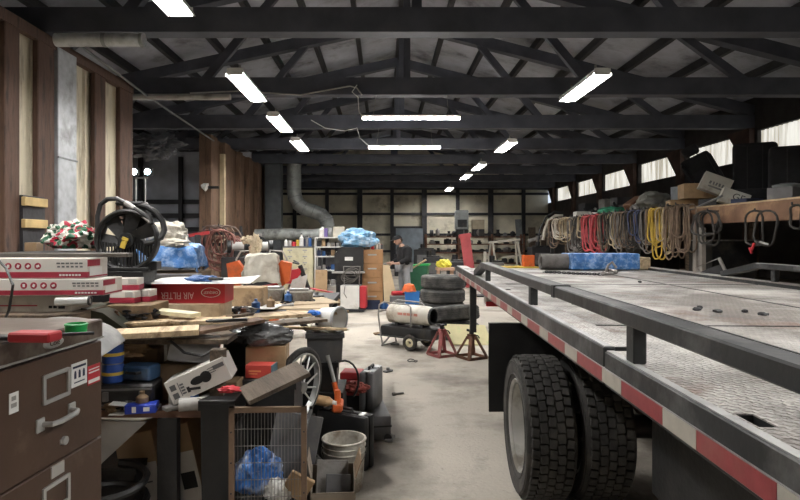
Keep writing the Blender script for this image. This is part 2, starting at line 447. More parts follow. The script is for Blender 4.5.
nmr = {8.95: 'large strip light over the flatbed, nearest in the right row', 14.7: 'second strip light of the right row', 18.85: 'third strip light of the right row', 21.8: 'fourth strip light of the right row', 27.3: 'last strip light of the right row by the far wall'}
for y in (.2, 3.2): ceiling_light('strip light of the right row overhead, near the camera', (XRg, y, ZL))
for y, l in nmr.items(): ceiling_light(l, (XRg, y, ZL))
ceiling_light('unseen strip light added to brighten the side bay behind the left partition', (-7.2, 13.5, ZL))  # added lamp, hidden by the partition, to light the bay's back wall
def hung_tube(label, px, py, wpx, Y, top):
    c = P(px, py, Y); L = wpx / F * Y
    t = thing('tube_light', label, 'light', c, 0, 'crosswise tube lights')
    part('tube', MB().cyl((-L / 2 + .02, 0, -.005), (L / 2 - .02, 0, -.005), .022, n=12), EM, t, 'glowing tube')
    part('housing', MB().bx((-L / 2, -.04, .02), (L / 2, .04, .05)).bx((-L / 2, -.03, -.03), (-L / 2 + .02, .03, .03)).bx((L / 2 - .02, -.03, -.03), (L / 2, .03, .03)), WHITE, t)
    h = top - c.z
    part('hanging_wire', MB().tube([(-L * .38, 0, .05), (-L * .35, 0, h)], .004, 5).tube([(L * .38, 0, .05), (L * .36, 0, h)], .004, 5), LGREY, t)
hung_tube('nearer crosswise tube light hanging on wires', 411, 118, 99, 10.1, 4.07)
hung_tube('farther crosswise tube light hanging below the nearer one', 404.5, 147.5, 73, 13.15, 4.07)
RX90 = Matrix.Rotation(PI / 2, 4, 'Y')
# ------------------------------------------------------------ the flatbed truck
DECK = mat('worn_deck', (.19, .172, .155), .5, .15, .3, 3, 0, dirt=(.62, .6, .57), dirt_amt=.55, dirt_scale=1.3)
nt = DECK.node_tree; N = nt.nodes; L = nt.links; b = N['Principled BSDF']
tc = N.new('ShaderNodeTexCoord')
def knobs(sc, rotz):
    mp = N.new('ShaderNodeMapping'); mp.inputs['Scale'].default_value = sc; mp.inputs['Rotation'].default_value = (0, 0, rotz)
    L.new(tc.outputs['Object'], mp.inputs['Vector'])
    v = N.new('ShaderNodeTexVoronoi'); v.voronoi_dimensions = '2D'; v.inputs['Scale'].default_value = 1; v.inputs['Randomness'].default_value = 0
    L.new(mp.outputs['Vector'], v.inputs['Vector'])
    r = N.new('ShaderNodeMapRange'); r.inputs['From Min'].default_value = .42; r.inputs['From Max'].default_value = .18; L.new(v.outputs['Distance'], r.inputs['Value'])
    return r
k1 = knobs((26, 52, 1), R(45)); k2 = knobs((52, 26, 1), R(45))
mxx = N.new('ShaderNodeMath'); mxx.operation = 'MAXIMUM'; L.new(k1.outputs[0], mxx.inputs[0]); L.new(k2.outputs[0], mxx.inputs[1])
bp = N.new('ShaderNodeBump'); bp.inputs['Strength'].default_value = .9; bp.inputs['Distance'].default_value = .012
L.new(mxx.outputs[0], bp.inputs['Height']); L.new(bp.outputs[0], b.inputs['Normal'])
# rust patches over the paint
src = b.inputs['Base Color'].links[0].from_socket
n3 = N.new('ShaderNodeTexNoise'); n3.inputs['Scale'].default_value = 1.7; n3.inputs['Detail'].default_value = 9; n3.inputs['Roughness'].default_value = .7
L.new(tc.outputs['Object'], n3.inputs['Vector'])
mr = N.new('ShaderNodeMapRange'); mr.inputs['From Min'].default_value = .54; mr.inputs['From Max'].default_value = .66; L.new(n3.outputs['Fac'], mr.inputs['Value'])
mx = N.new('ShaderNodeMixRGB'); mx.inputs['Color2'].default_value = (.2, .13, .1, 1); L.new(mr.outputs[0], mx.inputs['Fac']); L.new(src, mx.inputs['Color1']); m4 = N.new('ShaderNodeMixRGB'); m4.blend_type = 'ADD'; m4.inputs['Color2'].default_value = (.2, .19, .18, 1)
m5 = N.new('ShaderNodeMath'); m5.operation = 'MULTIPLY'; m5.inputs[1].default_value = .45; L.new(mxx.outputs[0], m5.inputs[0]); L.new(m5.outputs[0], m4.inputs['Fac']); L.new(mx.outputs[0], m4.inputs['Color1']); L.new(m4.outputs[0], b.inputs['Base Color'])
RAIL = mat('black_rail_paint', (.026, .028, .03), .5, .2, .25, 5, .1, dirt=(.12, .12, .12), dirt_amt=.3, dirt_scale=4)
LEDGE = mat('scuffed_ledge', (.42, .42, .42), .45, .3, .2, 5, .06, dirt=(.16, .15, .15), dirt_amt=.35, dirt_scale=3)
TAPER = mat('red_reflector', (.27, .05, .055), .4, 0, .2, 20, .03, dirt=(.3, .1, .09), dirt_amt=.3)
TAPEW = mat('white_reflector', (.4, .38, .33), .4, 0, .15, 20, .03, dirt=(.4, .37, .33), dirt_amt=.35)
TX, TY = 1.92, 3.5
ang = -math.atan(.0398)
RT = Matrix.Rotation(ang, 3, 'Z')
tl = RT @ Vector((TX, TY, 0))
truck = thing('flatbed_truck', 'large black flatbed tow truck with worn pale deck and red and white reflective edge', 'truck', tl, ang)
def TM(): return MB(T(-TX, -TY, 0))
def tw(x, y, z): return RT @ Vector((x, y, z))         # truck coordinates to the hall
m = TM().bx((.80, -2.0, 1.11), (3.04, 7.85, 1.15))
part('deck', m, DECK, truck, 'pale diamond plate deck with rust patches')
m = TM()
for x in (1.35, 2.25): m.bx((x, -2.0, 1.1501), (x + .012, 7.85, 1.1535))
m.bx((.82, 2.69, 1.1501), (3.02, 2.70, 1.1535)); m.bx((.82, 5.1, 1.1501), (3.02, 5.11, 1.1535))
part('deck_seam', m, RAIL, truck)
for nm, x0, x1, sgn in (('side_rail', .67, .80, 1), ('side_rail', 3.04, 3.17, -1)):
    m = TM()
    holes = [1.24, 4.2, 6.2]
    e = [-.6] + [q for h in holes for q in (h - .05, h + .05)] + [2.0]
    # near beam with pocket holes, farther beam a little taller
    def run(y0, y1, zt):
        if sgn > 0:
            xa, xb, xc, xd = x0, x0 + .04, x0 + .08, x1
        else:
            xa, xb, xc, xd = x0, x1 - .08, x1 - .04, x1
        m.bx((xa, y0, 1.05), (xb, y1, zt), bev=.004); m.bx((xc, y0, 1.05), (xd, y1, zt))
        cuts = [y0]
        for h in holes:
            if y0 < h < y1: cuts += [h - .045, h + .045]
        cuts.append(y1)
        for i in range(0, len(cuts), 2): m.bx((xb, cuts[i], 1.05), (xc, cuts[i + 1], zt - .0005))
    run(-2.0, 1.99, 1.168); run(2.0, 7.9, 1.18)
    part(nm, m, RAIL, truck)
    m = TM(); m2 = TM()
    def cap(y0, y1, z):
        lo, hi = (x0 + .006, x0 + .03) if sgn > 0 else (x1 - .03, x1 - .006)
        m.bx((lo, y0, z), (hi, y1, z + .003))
        if sgn > 0: strips = ((x0 + .03, x0 + .04, 0), (x0 + .04, x0 + .08, 1), (x0 + .08, x1 + .001, 0))
        else: strips = ((x1 - .04, x1 - .03, 0), (x1 - .08, x1 - .04, 1), (x0, x1 - .08, 0))
        for a_, b_, cut in strips:
            cuts = [y0]
            for h in holes:
                if cut and y0 < h < y1: cuts += [h - .045, h + .045]
            cuts.append(y1)
            for i in range(0, len(cuts), 2): m2.bx((a_, cuts[i], z - .002), (b_, cuts[i + 1], z + .0015))
    cap(-2.0, 1.985, 1.168); cap(2.005, 7.88, 1.18)
    part('rail_top', m, LEDGE, truck, 'scuffed grey top of the side rail')
    part('ledge_plate', m2, DECK, truck, 'pale diamond plate ledge with pocket holes')
    xo = x0 - .004 if sgn > 0 else x1 + .004
    part('tape_backing', TM().bx((min(xo, xo + sgn * .02), -2.0, 1.062), (max(xo, xo + sgn * .02), 7.9, 1.112)), LEDGE, truck)
    y = 1.067 - .466 * 3; 
    while y < 7.4:
        a, c2 = xo - sgn * .002, xo + sgn * .004
        part('reflective_tape', TM().bx((min(a, c2), y, 1.064), (max(a, c2), y + .288, 1.11)), TAPER, truck, 'red reflective strip')
        part('reflective_tape', TM().bx((min(a, c2), y + .29, 1.064), (max(a, c2), y + .464, 1.11)), TAPEW, truck, 'white reflective strip')
        y += .466
    # raised rail on short stakes
    u0, u1 = (x0 + .0, x0 + .07) if sgn > 0 else (x1 - .07, x1)
    m = TM(); m.bx((u0, -2.0, 1.282), (u1, 2.7, 1.332), bev=.005); m.bx((u0, 2.71, 1.284), (u1, 5.3, 1.334), bev=.005)
    m.bar(((u0 + u1) / 2, 5.28, 1.309), ((u0 + u1) / 2, 5.85, 1.2), u1 - u0, .052)
    part('upper_rail', m, RAIL, truck)
    for y in (.35, 1.80, 3.25, 5.05):
        part('rail_stake', TM().bx((u0 + .012, y - .03, 1.17), (u1 - .018, y + .03, 1.287), bev=.004), RAIL, truck)
    part('rail_joint', TM().bx((u0 - .004, 2.66, 1.28), (u1 + .004, 2.705, 1.337)), DARKST, truck)
for y in [.2 + .55 * i for i in range(14)]:
    part('cross_member', TM().bx((.8, y - .04, 1.0), (3.04, y + .04, 1.11)), BLACKM, truck)
for x in (1.45, 2.3):
    part('frame_rail', TM().bx((x, -2.0, .74), (x + .08, 6.9, 1.0), bev=.008), BLACKM, truck)
part('axle', TM().cyl((1.0, 3.54, .42), (2.84, 3.54, .42), .07).ball((1.9, 3.54, .42), .2, (1, .9, 1)).cyl((1.9, 1.2, .52), (1.9, 3.54, .45), .05), BLACKM, truck)
m = TM()
for x in (1.42, 2.33): m.bar((x, 2.7, .72), (x, 3.54, .52), .07, .05).bar((x, 3.54, .52), (x, 4.4, .72), .07, .05)
part('leaf_spring', m, RUST, truck)
part('shading_box', TM().bx((1.12, .2, .38), (1.42, 2.7, 1.0), bev=.01), BLACKP, truck)  # black box added under the bed to darken it and shade the floor
part('side_step', TM().bx((1.0, -1.8, .45), (1.4, .1, .98), bev=.01), BLACKP, truck)
# wheels
def tire_mesh(Rr, W, seed=0, nrow=5, nb=46):
    """tyre about the X axis: carcass plus separate tread blocks"""
    m = MB(); h = W / 2; r0 = Rr - .02
    prof = [(.62 * Rr, -h * .78), (.68 * Rr, -h * .92), (.82 * Rr, -h), (.93 * Rr, -h * .97), (.985 * r0, -h * .86), (r0, -h * .72), (r0, h * .72), (.985 * r0, h * .86), (.93 * Rr, h * .97), (.82 * Rr, h), (.68 * Rr, h * .92), (.62 * Rr, h * .78)]
    m.lathe(prof, 72, Matrix.Rotation(PI / 2, 4, 'Y'), closed=True)
    cw = W * .86 / nrow
    for j in range(nrow):
        x = -W * .43 + cw * (j + .5)
        for i in range(nb):
            a = 2 * PI * (i + (.5 if j % 2 else 0)) / nb
            edge = j in (0, nrow - 1)
            t = 2 * PI * Rr / nb * (.88 if not edge else .78)
            M0 = Matrix.Rotation(a, 4, 'X') @ T(x, 0, r0 + .01 - (.004 if edge else 0)) @ Matrix.Rotation(.12 * (1 if j % 2 else -1), 4, 'Z')
            q = MB(); q.bm.free(); old = m.M; m.M = M0
            m.box((0, 0, 0), (cw * .9, t, .02), bev=.003); m.M = old
    for s in (-1, 1):                                   # moulded rings on the sidewall
        for rr in (.72, .9): m.torus((s * h * (.955 if rr == .72 else .985), 0, 0), rr * Rr, .004, 'X', 48, 6)
    return m
def rim_mesh(Rr, W):
    m = MB(); h = W / 2
    prof = [(.60 * Rr, h * .80), (.645 * Rr, h * .9), (.655 * Rr, h * .84), (.60 * Rr, h * .7), (.58 * Rr, h * .2), (.5 * Rr, -.02), (.32 * Rr, -.035), (.3 * Rr, -.01), (.24 * Rr, 0), (.22 * Rr, .05), (.0, .05)]
    m.lathe(prof, 40, Matrix.Rotation(-PI / 2, 4, 'Y'))
    m.lathe([(.62 * Rr, h * .8), (.6 * Rr, 0), (.62 * Rr, -h * .8), (.59 * Rr, -h * .8), (.57 * Rr, 0), (.59 * Rr, h * .75)], 40, Matrix.Rotation(-PI / 2, 4, 'Y'), closed=True)
    for i in range(8):
        a = 2 * PI * i / 8
        m.cyl((-.0, .27 * Rr * math.cos(a), .27 * Rr * math.sin(a)), (-.03, .27 * Rr * math.cos(a), .27 * Rr * math.sin(a)), .016, n=6)
    return m
RIMC = mat('grimy_rim', (.5, .49, .46), .45, .4, .15, 5, .08, dirt=(.2, .18, .15), dirt_amt=.4)
tm = tire_mesh(.42, .27); tm.M = Matrix(); tme = tm.mesh('tire'); rme = rim_mesh(.42, .27).mesh('rim')
for i, xw in enumerate((.785, 1.1, 2.465, 2.78)):
    w_ = link('wheel', tme if i == 0 else tme, RUBBER, truck)
    w_.location = (xw - TX, 3.54 - TY, .42)
    if xw > 1.9: w_.rotation_euler.z = PI
    r_ = link('rim', rme, RIMC, w_)
for x in (.6, 2.4):
    m = TM(); m.grid(14, 10, lambda u, v: (x + u * .72, 4.26 + .02 * math.sin(v * 3 + u * 2), .28 + .62 * v)); m.grid(14, 10, lambda u, v: (x + u * .72, 4.275 + .02 * math.sin(v * 3 + u * 2), .28 + .62 * v), flip=True)
    m.bx((x, 4.25, .88), (x + .72, 4.30, .93))
    part('mud_flap', m, BLACKP, truck)
    part('mud_flap_bracket', TM().bx((min(x + .6, 2.3), 4.28, .84), (max(x + .2, 1.5), 4.33, .9)), BLACKM, truck)
part('support_leg', TM().bx((.80, 7.36, .36), (.88, 7.44, 1.06), bev=.005), BLACKM, truck)
lb = part('tail_light_bar', TM().bx((.98, 7.3, .72), (2.8, 7.42, .84), bev=.01), WHITE, truck, 'white tail light bar')
for x in (.99, 1.36, 2.5): part('tail_light', TM().bx((x, 7.27, .70), (x + .16, 7.3, .76), bev=.006), REDB, lb, 'red lens')
part('tail_bar_bracket', TM().bx((1.45, 6.8, .78), (1.52, 7.32, .84)).bx((2.31, 6.8, .78), (2.38, 7.32, .84)), BLACKM, truck)
part('tail_plate', TM().bx((.82, 7.8, .98), (3.02, 7.86, 1.11)), RAIL, truck)
# things lying on the deck
DZ = 1.1535
def ondeck(px, py, z=DZ):
    """deck point under a photo position"""
    Y = (EYE - z) * F / (py - CY); return P(px, py, Y)
a, b2 = ondeck(573, 270.5), ondeck(643, 270.5)
m = MB(); o = T((a.x + b2.x) / 2, a.y + .28, DZ)
t = thing('tarp_wrapped_box', 'long box wrapped in blue tarp lying across the deck end', 'box', o.translation)
wd = b2.x - a.x
m = MB(); m.box((0, 0, .105), (wd, .42, .2), bev=.015, seg=2)
for v in m.bm.verts: v.co += Vector((0, .012 * noise.noise(v.co * 6), .015 * noise.noise(v.co * 5 + Vector((3, 3, 3)))))
part('tarp_cover', m, BLUET, t)
for x in (-.3, .02, .3): part('strap', MB().box((x * wd, 0, .106), (.012, .426, .205)), BLUET, t)
one('wood_block', 'short tan wood block at the right end of the blue tarp box', 'wood', MB().box((0, 0, .08), (.14, .3, .155), bev=.006), WOOD, (b2.x + .085, a.y + .28, DZ))
a, b2 = ondeck(546, 270), ondeck(574, 270)
t = thing('carpet_roll', 'grey roll of matting on the deck left of the blue tarp box', 'roll', (a.x, a.y + .12, DZ))
m = MB(); Lr = (b2.x - a.x) + .02
m.lathe([(.098, -.02), (.1, 0), (.1, Lr), (.07, Lr), (.065, 0), (.07, -.01)], 28, T(-.02, 0, .1) @ Matrix.Rotation(PI / 2, 4, 'Y'), closed=True)
m.grid(10, 2, lambda u, v: (-.02 + v * Lr, .02 + u * .09, .004 + .001 * u)); 
part('outer_layer', m, GREYC, t)
part('inner_layer', MB().lathe([(.05, 0), (.055, Lr - .02), (.045, Lr - .02), (.04, 0)], 20, T(-.01, 0, .1) @ Matrix.Rotation(PI / 2, 4, 'Y'), closed=True), GREYC, t)
ca, cb = ondeck(545, 273), ondeck(600, 275.5)
t = thing('chain', 'steel chain with hooks lying across the far deck', 'chain', (ca.x, ca.y, DZ))
n = 26; m = MB()
for i in range(n):
    u = i / (n - 1); p = Vector(((cb.x - ca.x) * u, (cb.y - ca.y) * u + .03 * math.sin(u * 9), .012))
    m.M = T(*p) @ Matrix.Rotation(.3 * math.sin(i), 4, 'Z') @ Matrix.Rotation((PI / 2) * (i % 2) * .6, 4, 'X')
    m.lathe([(.013 + .005 * math.cos(2 * PI * k / 6), .005 * math.sin(2 * PI * k / 6)) for k in range(6)], 12, Matrix.Scale(1.7, 4, (1, 0, 0)), closed=True)
part('links', m, DARKST, t)
def hook(o_, a0):
    m = MB(T(*o_) @ Rz(a0)); m.tube([(-.1, 0, .02), (0, 0, .02), (.06, .02, .025), (.1, .06, .03), (.08, .1, .035), (.03, .1, .03)], .014, 8).ball((-.1, 0, .022), .025); return m
d_ = cb - ca
part('hook', hook((d_.x + .12, d_.y, 0), .2), STEEL, t); part('hook', hook((d_.x + .2, d_.y + .08, .02), 1.2), STEEL, t)
part('shackle', MB().tube([(d_.x + .1, d_.y + .1, .02), (d_.x + .13, d_.y + .12, .1), (d_.x + .17, d_.y + .1, .14), (d_.x + .2, d_.y + .06, .08)], .014, 8), STEEL, t)
for i, (px, py) in enumerate(((697, 311), (700, 309), (718, 313), (745, 313), (763, 316), (575, 305), (640, 283))):
    p = ondeck(px, py); m = MB().blob((0, 0, .01), (.05, .03, .022), 30 + i, .3, 2, 2).cyl((-.02, 0, .01), (.025, .005, .012), .006, n=6)
    one('scrap_bit', 'small dark scrap of metal lying on the pale deck', 'scrap', m, DARKST, (p.x, p.y, DZ), i * 1.3, 'scrap bits on the deck')

# ------------------------------------------------------------ jack stands, heater, tyres
def jack_stand(label, px, py, hpx, m0, wpx, post=0):
    g = Vector(((px - CX) / F * (EYE * F / (py - CY)), EYE * F / (py - CY), 0)); Y = g.y
    h = hpx / F * Y; w2 = wpx / F * Y / 2
    t = thing('jack_stand', label, 'jack stand', g, .5, 'jack stands under the truck tail')
    for (sx, sy) in ((1, 1), (-1, 1), (-1, -1), (1, -1)):
        k = w2 * .72
        part('leg', MB().bar((sx * .035, sy * .035, h * .78), (sx * k, sy * k, .012), .05, .02, roll=.2, bev=.003), m0, t)
    k = w2 * .72; m = MB()
    for a, c2 in (((k, k), (-k, k)), ((-k, k), (-k, -k)), ((-k, -k), (k, -k)), ((k, -k), (k, k))):
        m.bar((*a, .018), (*c2, .018), .012, .036)
    part('base_frame', m, m0, t)
    part('sleeve', MB().box((0, 0, h * .76), (.085, .085, h * .2), bev=.005), m0, t)
    part('ratchet_post', MB().box((0, 0, h * .82), (.04, .045, h * .3)).box((0, 0, h * .985), (.11, .06, .016)).box((-.05, 0, h * 1.0), (.014, .06, .03)).box((.05, 0, h * 1.0), (.014, .06, .03)), DARKST, t)
    part('handle', MB().tube([(.05, 0, h * .8), (.1, 0, h * .78), (.13, 0, h * .68)], .008, 6), DARKST, t)
    return t
jack_stand('reddish jack stand, left of the pair under the truck tail', 442, 355.5, 31, mat('faded_red', (.3, .08, .08), .7, .1, .3, 9, .2, dirt=(.16, .1, .08), dirt_amt=.4), 30)
jack_stand('rusty brown jack stand carrying the truck tail leg', 471.5, 358, 28, RUST, 31)
# torpedo heater
t = thing('torpedo_heater', 'dirty white torpedo heater on black wheeled fuel tank', 'heater', P(412, 350, 8.03) * Vector((1, 1, 0)) if False else (P(412, 350, 8.03).x, 8.2, 0), R(-36))
m = MB(); RX90 = Matrix.Rotation(PI / 2, 4, 'Y')
m.lathe([(.105, -.36), (.135, -.345), (.14, -.2), (.14, .22), (.132, .30), (.12, .34), (.11, .34), (.112, .2), (.09, .15), (.0, .15)], 32, T(0, 0, .47) @ RX90)
body = part('heater_barrel', m, mat('heater_white', (.66, .63, .56), .45, .1, .1, 5, .05, dirt=(.3, .25, .18), dirt_amt=.4), t)
part('nozzle', MB().lathe([(.121, .335), (.112, .37), (.1, .37), (.095, .2), (.02, .19), (0, .2)], 32, T(0, 0, .47) @ RX90).box((.3, 0, .47), (.01, .19, .03)).box((.3, 0, .47), (.01, .03, .19)), BLACKM, body, 'black nozzle')
part('grille', MB().lathe([(.1, -.362), (.0, -.37)], 24, T(0, 0, .47) @ RX90).torus((-.37, 0, .47), .07, .005, 'X', 24, 6), BLACKM, body)
m = MB()
for i, (x, l) in enumerate(((-.1, .08), (-.02, .05), (.06, .09), (.16, .06))): m.box((x, -.142, .49), (l, .004, .035))
part('lettering', m, mat('faded_red_print', (.6, .25, .2), .6, 0, .1), body, 'faded red marks')
part('fuel_tank', MB().box((0, 0, .235), (.86, .34, .15), bev=.03, seg=2).box((-.02, 0, .165), (.9, .36, .02), bev=.005), BLACKM, t)
part('mount', MB().box((-.2, 0, .325), (.05, .18, .05)).box((.22, 0, .325), (.05, .18, .05)), DARKST, t)
wm = MB().torus((0, 0, 0), .085, .03, 'Y', 28, 10).mesh('wheel'); hm = MB().lathe([(.07, -.012), (.055, -.02), (.03, -.025), (.03, .025), (.055, .02), (.07, .012)], 20, Matrix.Rotation(PI / 2, 4, 'X'), closed=True).mesh('hub')
for s in (-1, 1):
    w_ = link('wheel', wm, RUBBER, t); w_.location = (.12, s * .22, .115)
    link('hub', hm, CREAM, w_)
part('axle', MB().cyl((.12, -.22, .115), (.12, .22, .115), .012).bar((.12, -.14, .12), (.12, -.14, .18), .02, .02).bar((.12, .14, .12), (.12, .14, .18), .02, .02), DARKST, t)
m = MB()
for s in (-1, 1): m.tube([(-.38, s * .17, .02), (-.42, s * .17, .2), (-.46, s * .17, .46), (-.44, s * .17, .6), (-.36, s * .17, .64), (.05, s * .17, .63), (.1, s * .17, .6), (.1, s * .17, .32)], .012, 8)
m.tube([(-.46, -.17, .5), (-.46, .17, .5)], .012, 8).tube([(-.38, -.17, .02), (-.38, .17, .02)], .012, 8).bar((-.4, -.17, .012), (-.26, -.17, .16), .02, .02)
part('handle_frame', m, STEEL, t)
# stacked tyres
def car_tire_mesh(Rr=.385, W=.225):
    m = MB(); h = W / 2
    prof = [(.6 * Rr, -h * .8), (.66 * Rr, -h * .95), (.85 * Rr, -h), (.95 * Rr, -h * .88), (Rr, -h * .62)]
    for z in (-.4, -.15, .15, .4): prof += [(Rr, h * (z - .05)), (Rr - .012, h * (z - .04)), (Rr - .012, h * (z + .04)), (Rr, h * (z + .05))]
    prof += [(Rr, h * .62), (.95 * Rr, h * .88), (.85 * Rr, h), (.66 * Rr, h * .95), (.6 * Rr, h * .8), (.64 * Rr, 0)]
    return m.lathe(prof, 64, closed=True)
ct = car_tire_mesh().mesh('tire')
GT = mat('dusty_tyre', (.05, .05, .05), .8, 0, .3, 8, .2, dirt=(.13, .125, .115), dirt_amt=.5, dirt_scale=4)
tx = P(445, 300, 9.6).x
for i, (dx, dy, z, rx, l) in enumerate(((0, .25, .115, 0, 'bottom tyre of the stack behind the heater'), (-.01, .26, .345, .0, 'second tyre up in the stack behind the heater'), (.0, .24, .575, .0, 'third tyre up in the stack behind the heater'), (.01, .25, .805, .02, 'top tyre of the stack behind the heater'), (.1, -.66, .115, 0, 'lower tyre of the short pair in front of the tyre stack'), (.1, -.66, .37, .2, 'tilted upper tyre of the short pair in front of the tyre stack'))):
    o = link('tire', ct, GT); o.location = (tx + dx, 9.75 + dy, z); o.rotation_euler = (rx, 0, i * .7)
    tag(o, l, 'tyre', 'stacked tyres')
# pale board and clutter under the truck tail
p = P(478, 340, 8.7)
p = P(470, 340, 8.5)
one('insulation_board', 'pale yellow-green board leaning under the truck tail behind the jack stands', 'board', MB().box((0, 0, .2), (.66, .02, .4), bev=.003), mat('pale_yellow', (.66, .6, .34), .7, 0, .2, 3, .05, dirt=(.4, .5, .25), dirt_amt=.3), (p.x, 8.35, .012), (R(-52), R(4), R(14)))
# ------------------------------------------------------------ brown filing cabinet, near left
ca = -.085
fc = thing('filing_cabinet', 'dark brown metal filing cabinet with chrome handles, nearest at the left', 'filing cabinet', (-.845, 1.482, 0), ca)
# local: +X faces the aisle, Y along the front, depth goes to -X
Wc, Dc, Hc = .42, .7, 1.315
part('body', MB().bx((-Dc, -Wc / 2, .12), (-.012, Wc / 2, Hc - .055)), CABB, fc)
part('top', MB().bx((-Dc, -Wc / 2 - .003, Hc - .054), (.004, Wc / 2 + .003, Hc), bev=.004), mat('scuffed_cabinet_top', (.09, .06, .045), .4, .2, .25, 6, .06, dirt=(.3, .26, .22), dirt_amt=.35), fc)
part('trim_strip', MB().bx((.004, -Wc / 2 - .003, Hc - .055), (.007, Wc / 2 + .003, Hc - .05)).bx((-.01, -Wc / 2 - .002, .03), (.0, -Wc / 2 + .01, Hc - .06)), LGREY, fc, 'worn pale edge')
part('plinth', MB().bx((-Dc + .02, -Wc / 2 + .01, 0), (-.03, Wc / 2 - .01, .14)), DARKST, fc)
bd = part('badge', MB().lathe([(0, .004), (.9, .004), (1, 0)], 28, T(.004, -.01, Hc - .03) @ RX90 @ Matrix.Diagonal((.014, .04, 1, 1))), CHROME, fc, 'small oval chrome badge')
text('Cole', .02, CABB, bd, T(.0085, -.01, Hc - .03) @ Rz(PI / 2) @ FRONT)
FD = Rz(PI / 2) @ FRONT                                      # lettering that faces +X
dz = .276
for i in range(4):
    z1 = Hc - .062 - i * (dz + .004); z0 = z1 - dz
    d = part('drawer', MB().bx((-.012, -Wc / 2 + .012, z0), (.004, Wc / 2 - .004, z1), bev=.003), CABB, fc)
    hc = (z0 + z1) / 2 - .012
    m = MB()
    m.tube([(.006, -.055, hc - .012), (.03, -.05, hc - .012), (.04, -.03, hc - .01), (.04, .03, hc - .008), (.03, .05, hc - .008), (.006, .055, hc - .008)], .007, 8)
    m.box((.006, -.062, hc - .012), (.006, .03, .034), bev=.002).box((.006, .062, hc - .008), (.006, .03, .034), bev=.002)
    part('handle', m, CHROME, d, 'chrome pull handle')
    m = MB(); zl = hc + .07
    y0_, y1_ = -.048, .048
    for a, b_ in (((y0_, zl + .032), (y1_, zl + .032)), ((y0_, zl - .032), (y1_, zl - .032))): m.bx((.003, a[0], a[1] - .005), (.009, b_[0], a[1] + .005))
    for y in (y0_, y1_): m.bx((.003, y - .005, zl - .036), (.009, y + .005, zl + .036))
    part('label_holder', m, CHROME, d)
    part('lock', MB().cyl((.003, .03, z0 + .045), (.012, .03, z0 + .045), .011).box((.005, .03, z0 + .045), (.004, .03, .012)), CHROME, d)
    if i == 0:
        s = part('sticker', MB().bx((.004, .062, zl - .024), (.0052, .132, zl + .04)), PAPER, d, 'white sticker with three small dark figures')
        m = MB().bx((.0051, .068, zl + .026), (.0058, .126, zl + .032))
        for k in range(3):
            y = .074 + k * .019; m.bx((.0051, y, zl - .002), (.0058, y + .009, zl + .014)).cyl((.005, y + .0045, zl + .016), (.0058, y + .0045, zl + .016), .0035)
        m.bx((.0051, .074, zl - .014), (.0058, .12, zl - .011))
        part('print', m, NAVY, s)
        s = part('sticker', MB().bx((.004, .135, zl - .036), (.0053, .195, zl + .018)), REDB, d, 'red and white sticker')
        part('print', MB().bx((.0052, .14, zl - .003), (.0058, .19, zl + .001)).bx((.0052, .14, zl + .006), (.0058, .19, zl + .009)).bx((.0052, .138, zl - .031), (.0058, .192, zl - .021)), PAPER, s)
        s = part('sticker', MB().bx((.004, -.165, zl - .025), (.0052, -.135, zl + .022)), PAPER, d, 'small white sticker')
        part('print', MB().bx((.0051, -.158, zl + .004), (.0058, -.144, zl + .014)).bx((.0051, -.16, zl - .012), (.0058, -.142, zl - .002)), LGREY, s)
    if i == 1:
        part('label_plate', MB().bx((.003, -.02, zl + .048), (.007, .03, zl + .078)), CHROME, d)
CT = Hc + .001
def oncab(px, py): return P(px, py, (EYE - CT) * F / (py - CY))
p = oncab(27, 344)
t = thing('red_tool_case', 'flat bright red plastic tool case on the brown filing cabinet', 'case', (p.x, p.y + .03, CT), ca)
part('body', MB().box((0, 0, .012), (.1, .05, .022), bev=.004), REDB, t); part('blade', MB().box((-.08, -.005, .009), (.07, .03, .01), bev=.002), DARKST, t)
p = oncab(74, 333.5)
one('plastic_ring', 'round bright green plastic ring lying on the brown filing cabinet', 'ring', MB().lathe([(.018, .0), (.024, .0), (.026, .022), (.022, .024), (.021, .006), (0, .006)], 24).torus((0, 0, .021), .024, .003), GREEN, (p.x, p.y + .01, CT), 0)
one('steel_ruler', 'thin dark rod lying between the red case and the green ring', 'rod', MB().cyl((-.05, 0, .004), (.08, .01, .004), .004, n=8), DARKST, (oncab(52, 338).x, oncab(52, 338).y + .02, CT), .2)

# ------------------------------------------------------------ workbench, table and what they carry
BT = 1.0
wb = thing('workbench', 'long cluttered timber workbench with a lower shelf', 'workbench', (-2.05, 3.6, 0))
part('benchtop', MB().bx((-1.35, -.46, BT - .025), (1.2, .7, BT)), WOODD, wb)
part('shelf', MB().bx((-1.3, -.6, .62), (1.2, .6, .655)), mat('red_brown_board', (.16, .085, .055), .7, 0, .3, 4, .1), wb)
for x in (-1.3, 1.13):
    for y in (-.55, .6): part('leg', MB().bx((x, y, 0), (x + .07, y + .07, BT - .04)), WOODD, wb)
part('leg', MB().bx((.88, -.62, 0), (.98, -.56, .62)), BLACKP, wb)
tb = thing('steel_table', 'dark steel table behind the workbench', 'table', (-1.5, 5.15, 0))
part('tabletop', MB().bx((-1.1, -.75, BT - .04), (1.05, .75, BT)), DARKST, tb)
for x in (-1.05, .97):
    for y in (-.7, .64): part('leg', MB().bx((x, y, 0), (x + .06, y + .06, BT - .04)), DARKST, tb)
def on(px, py, Y, z):      # place at px, distance Y, resting height z
    return Vector(((px - CX) / F * Y, Y, z))
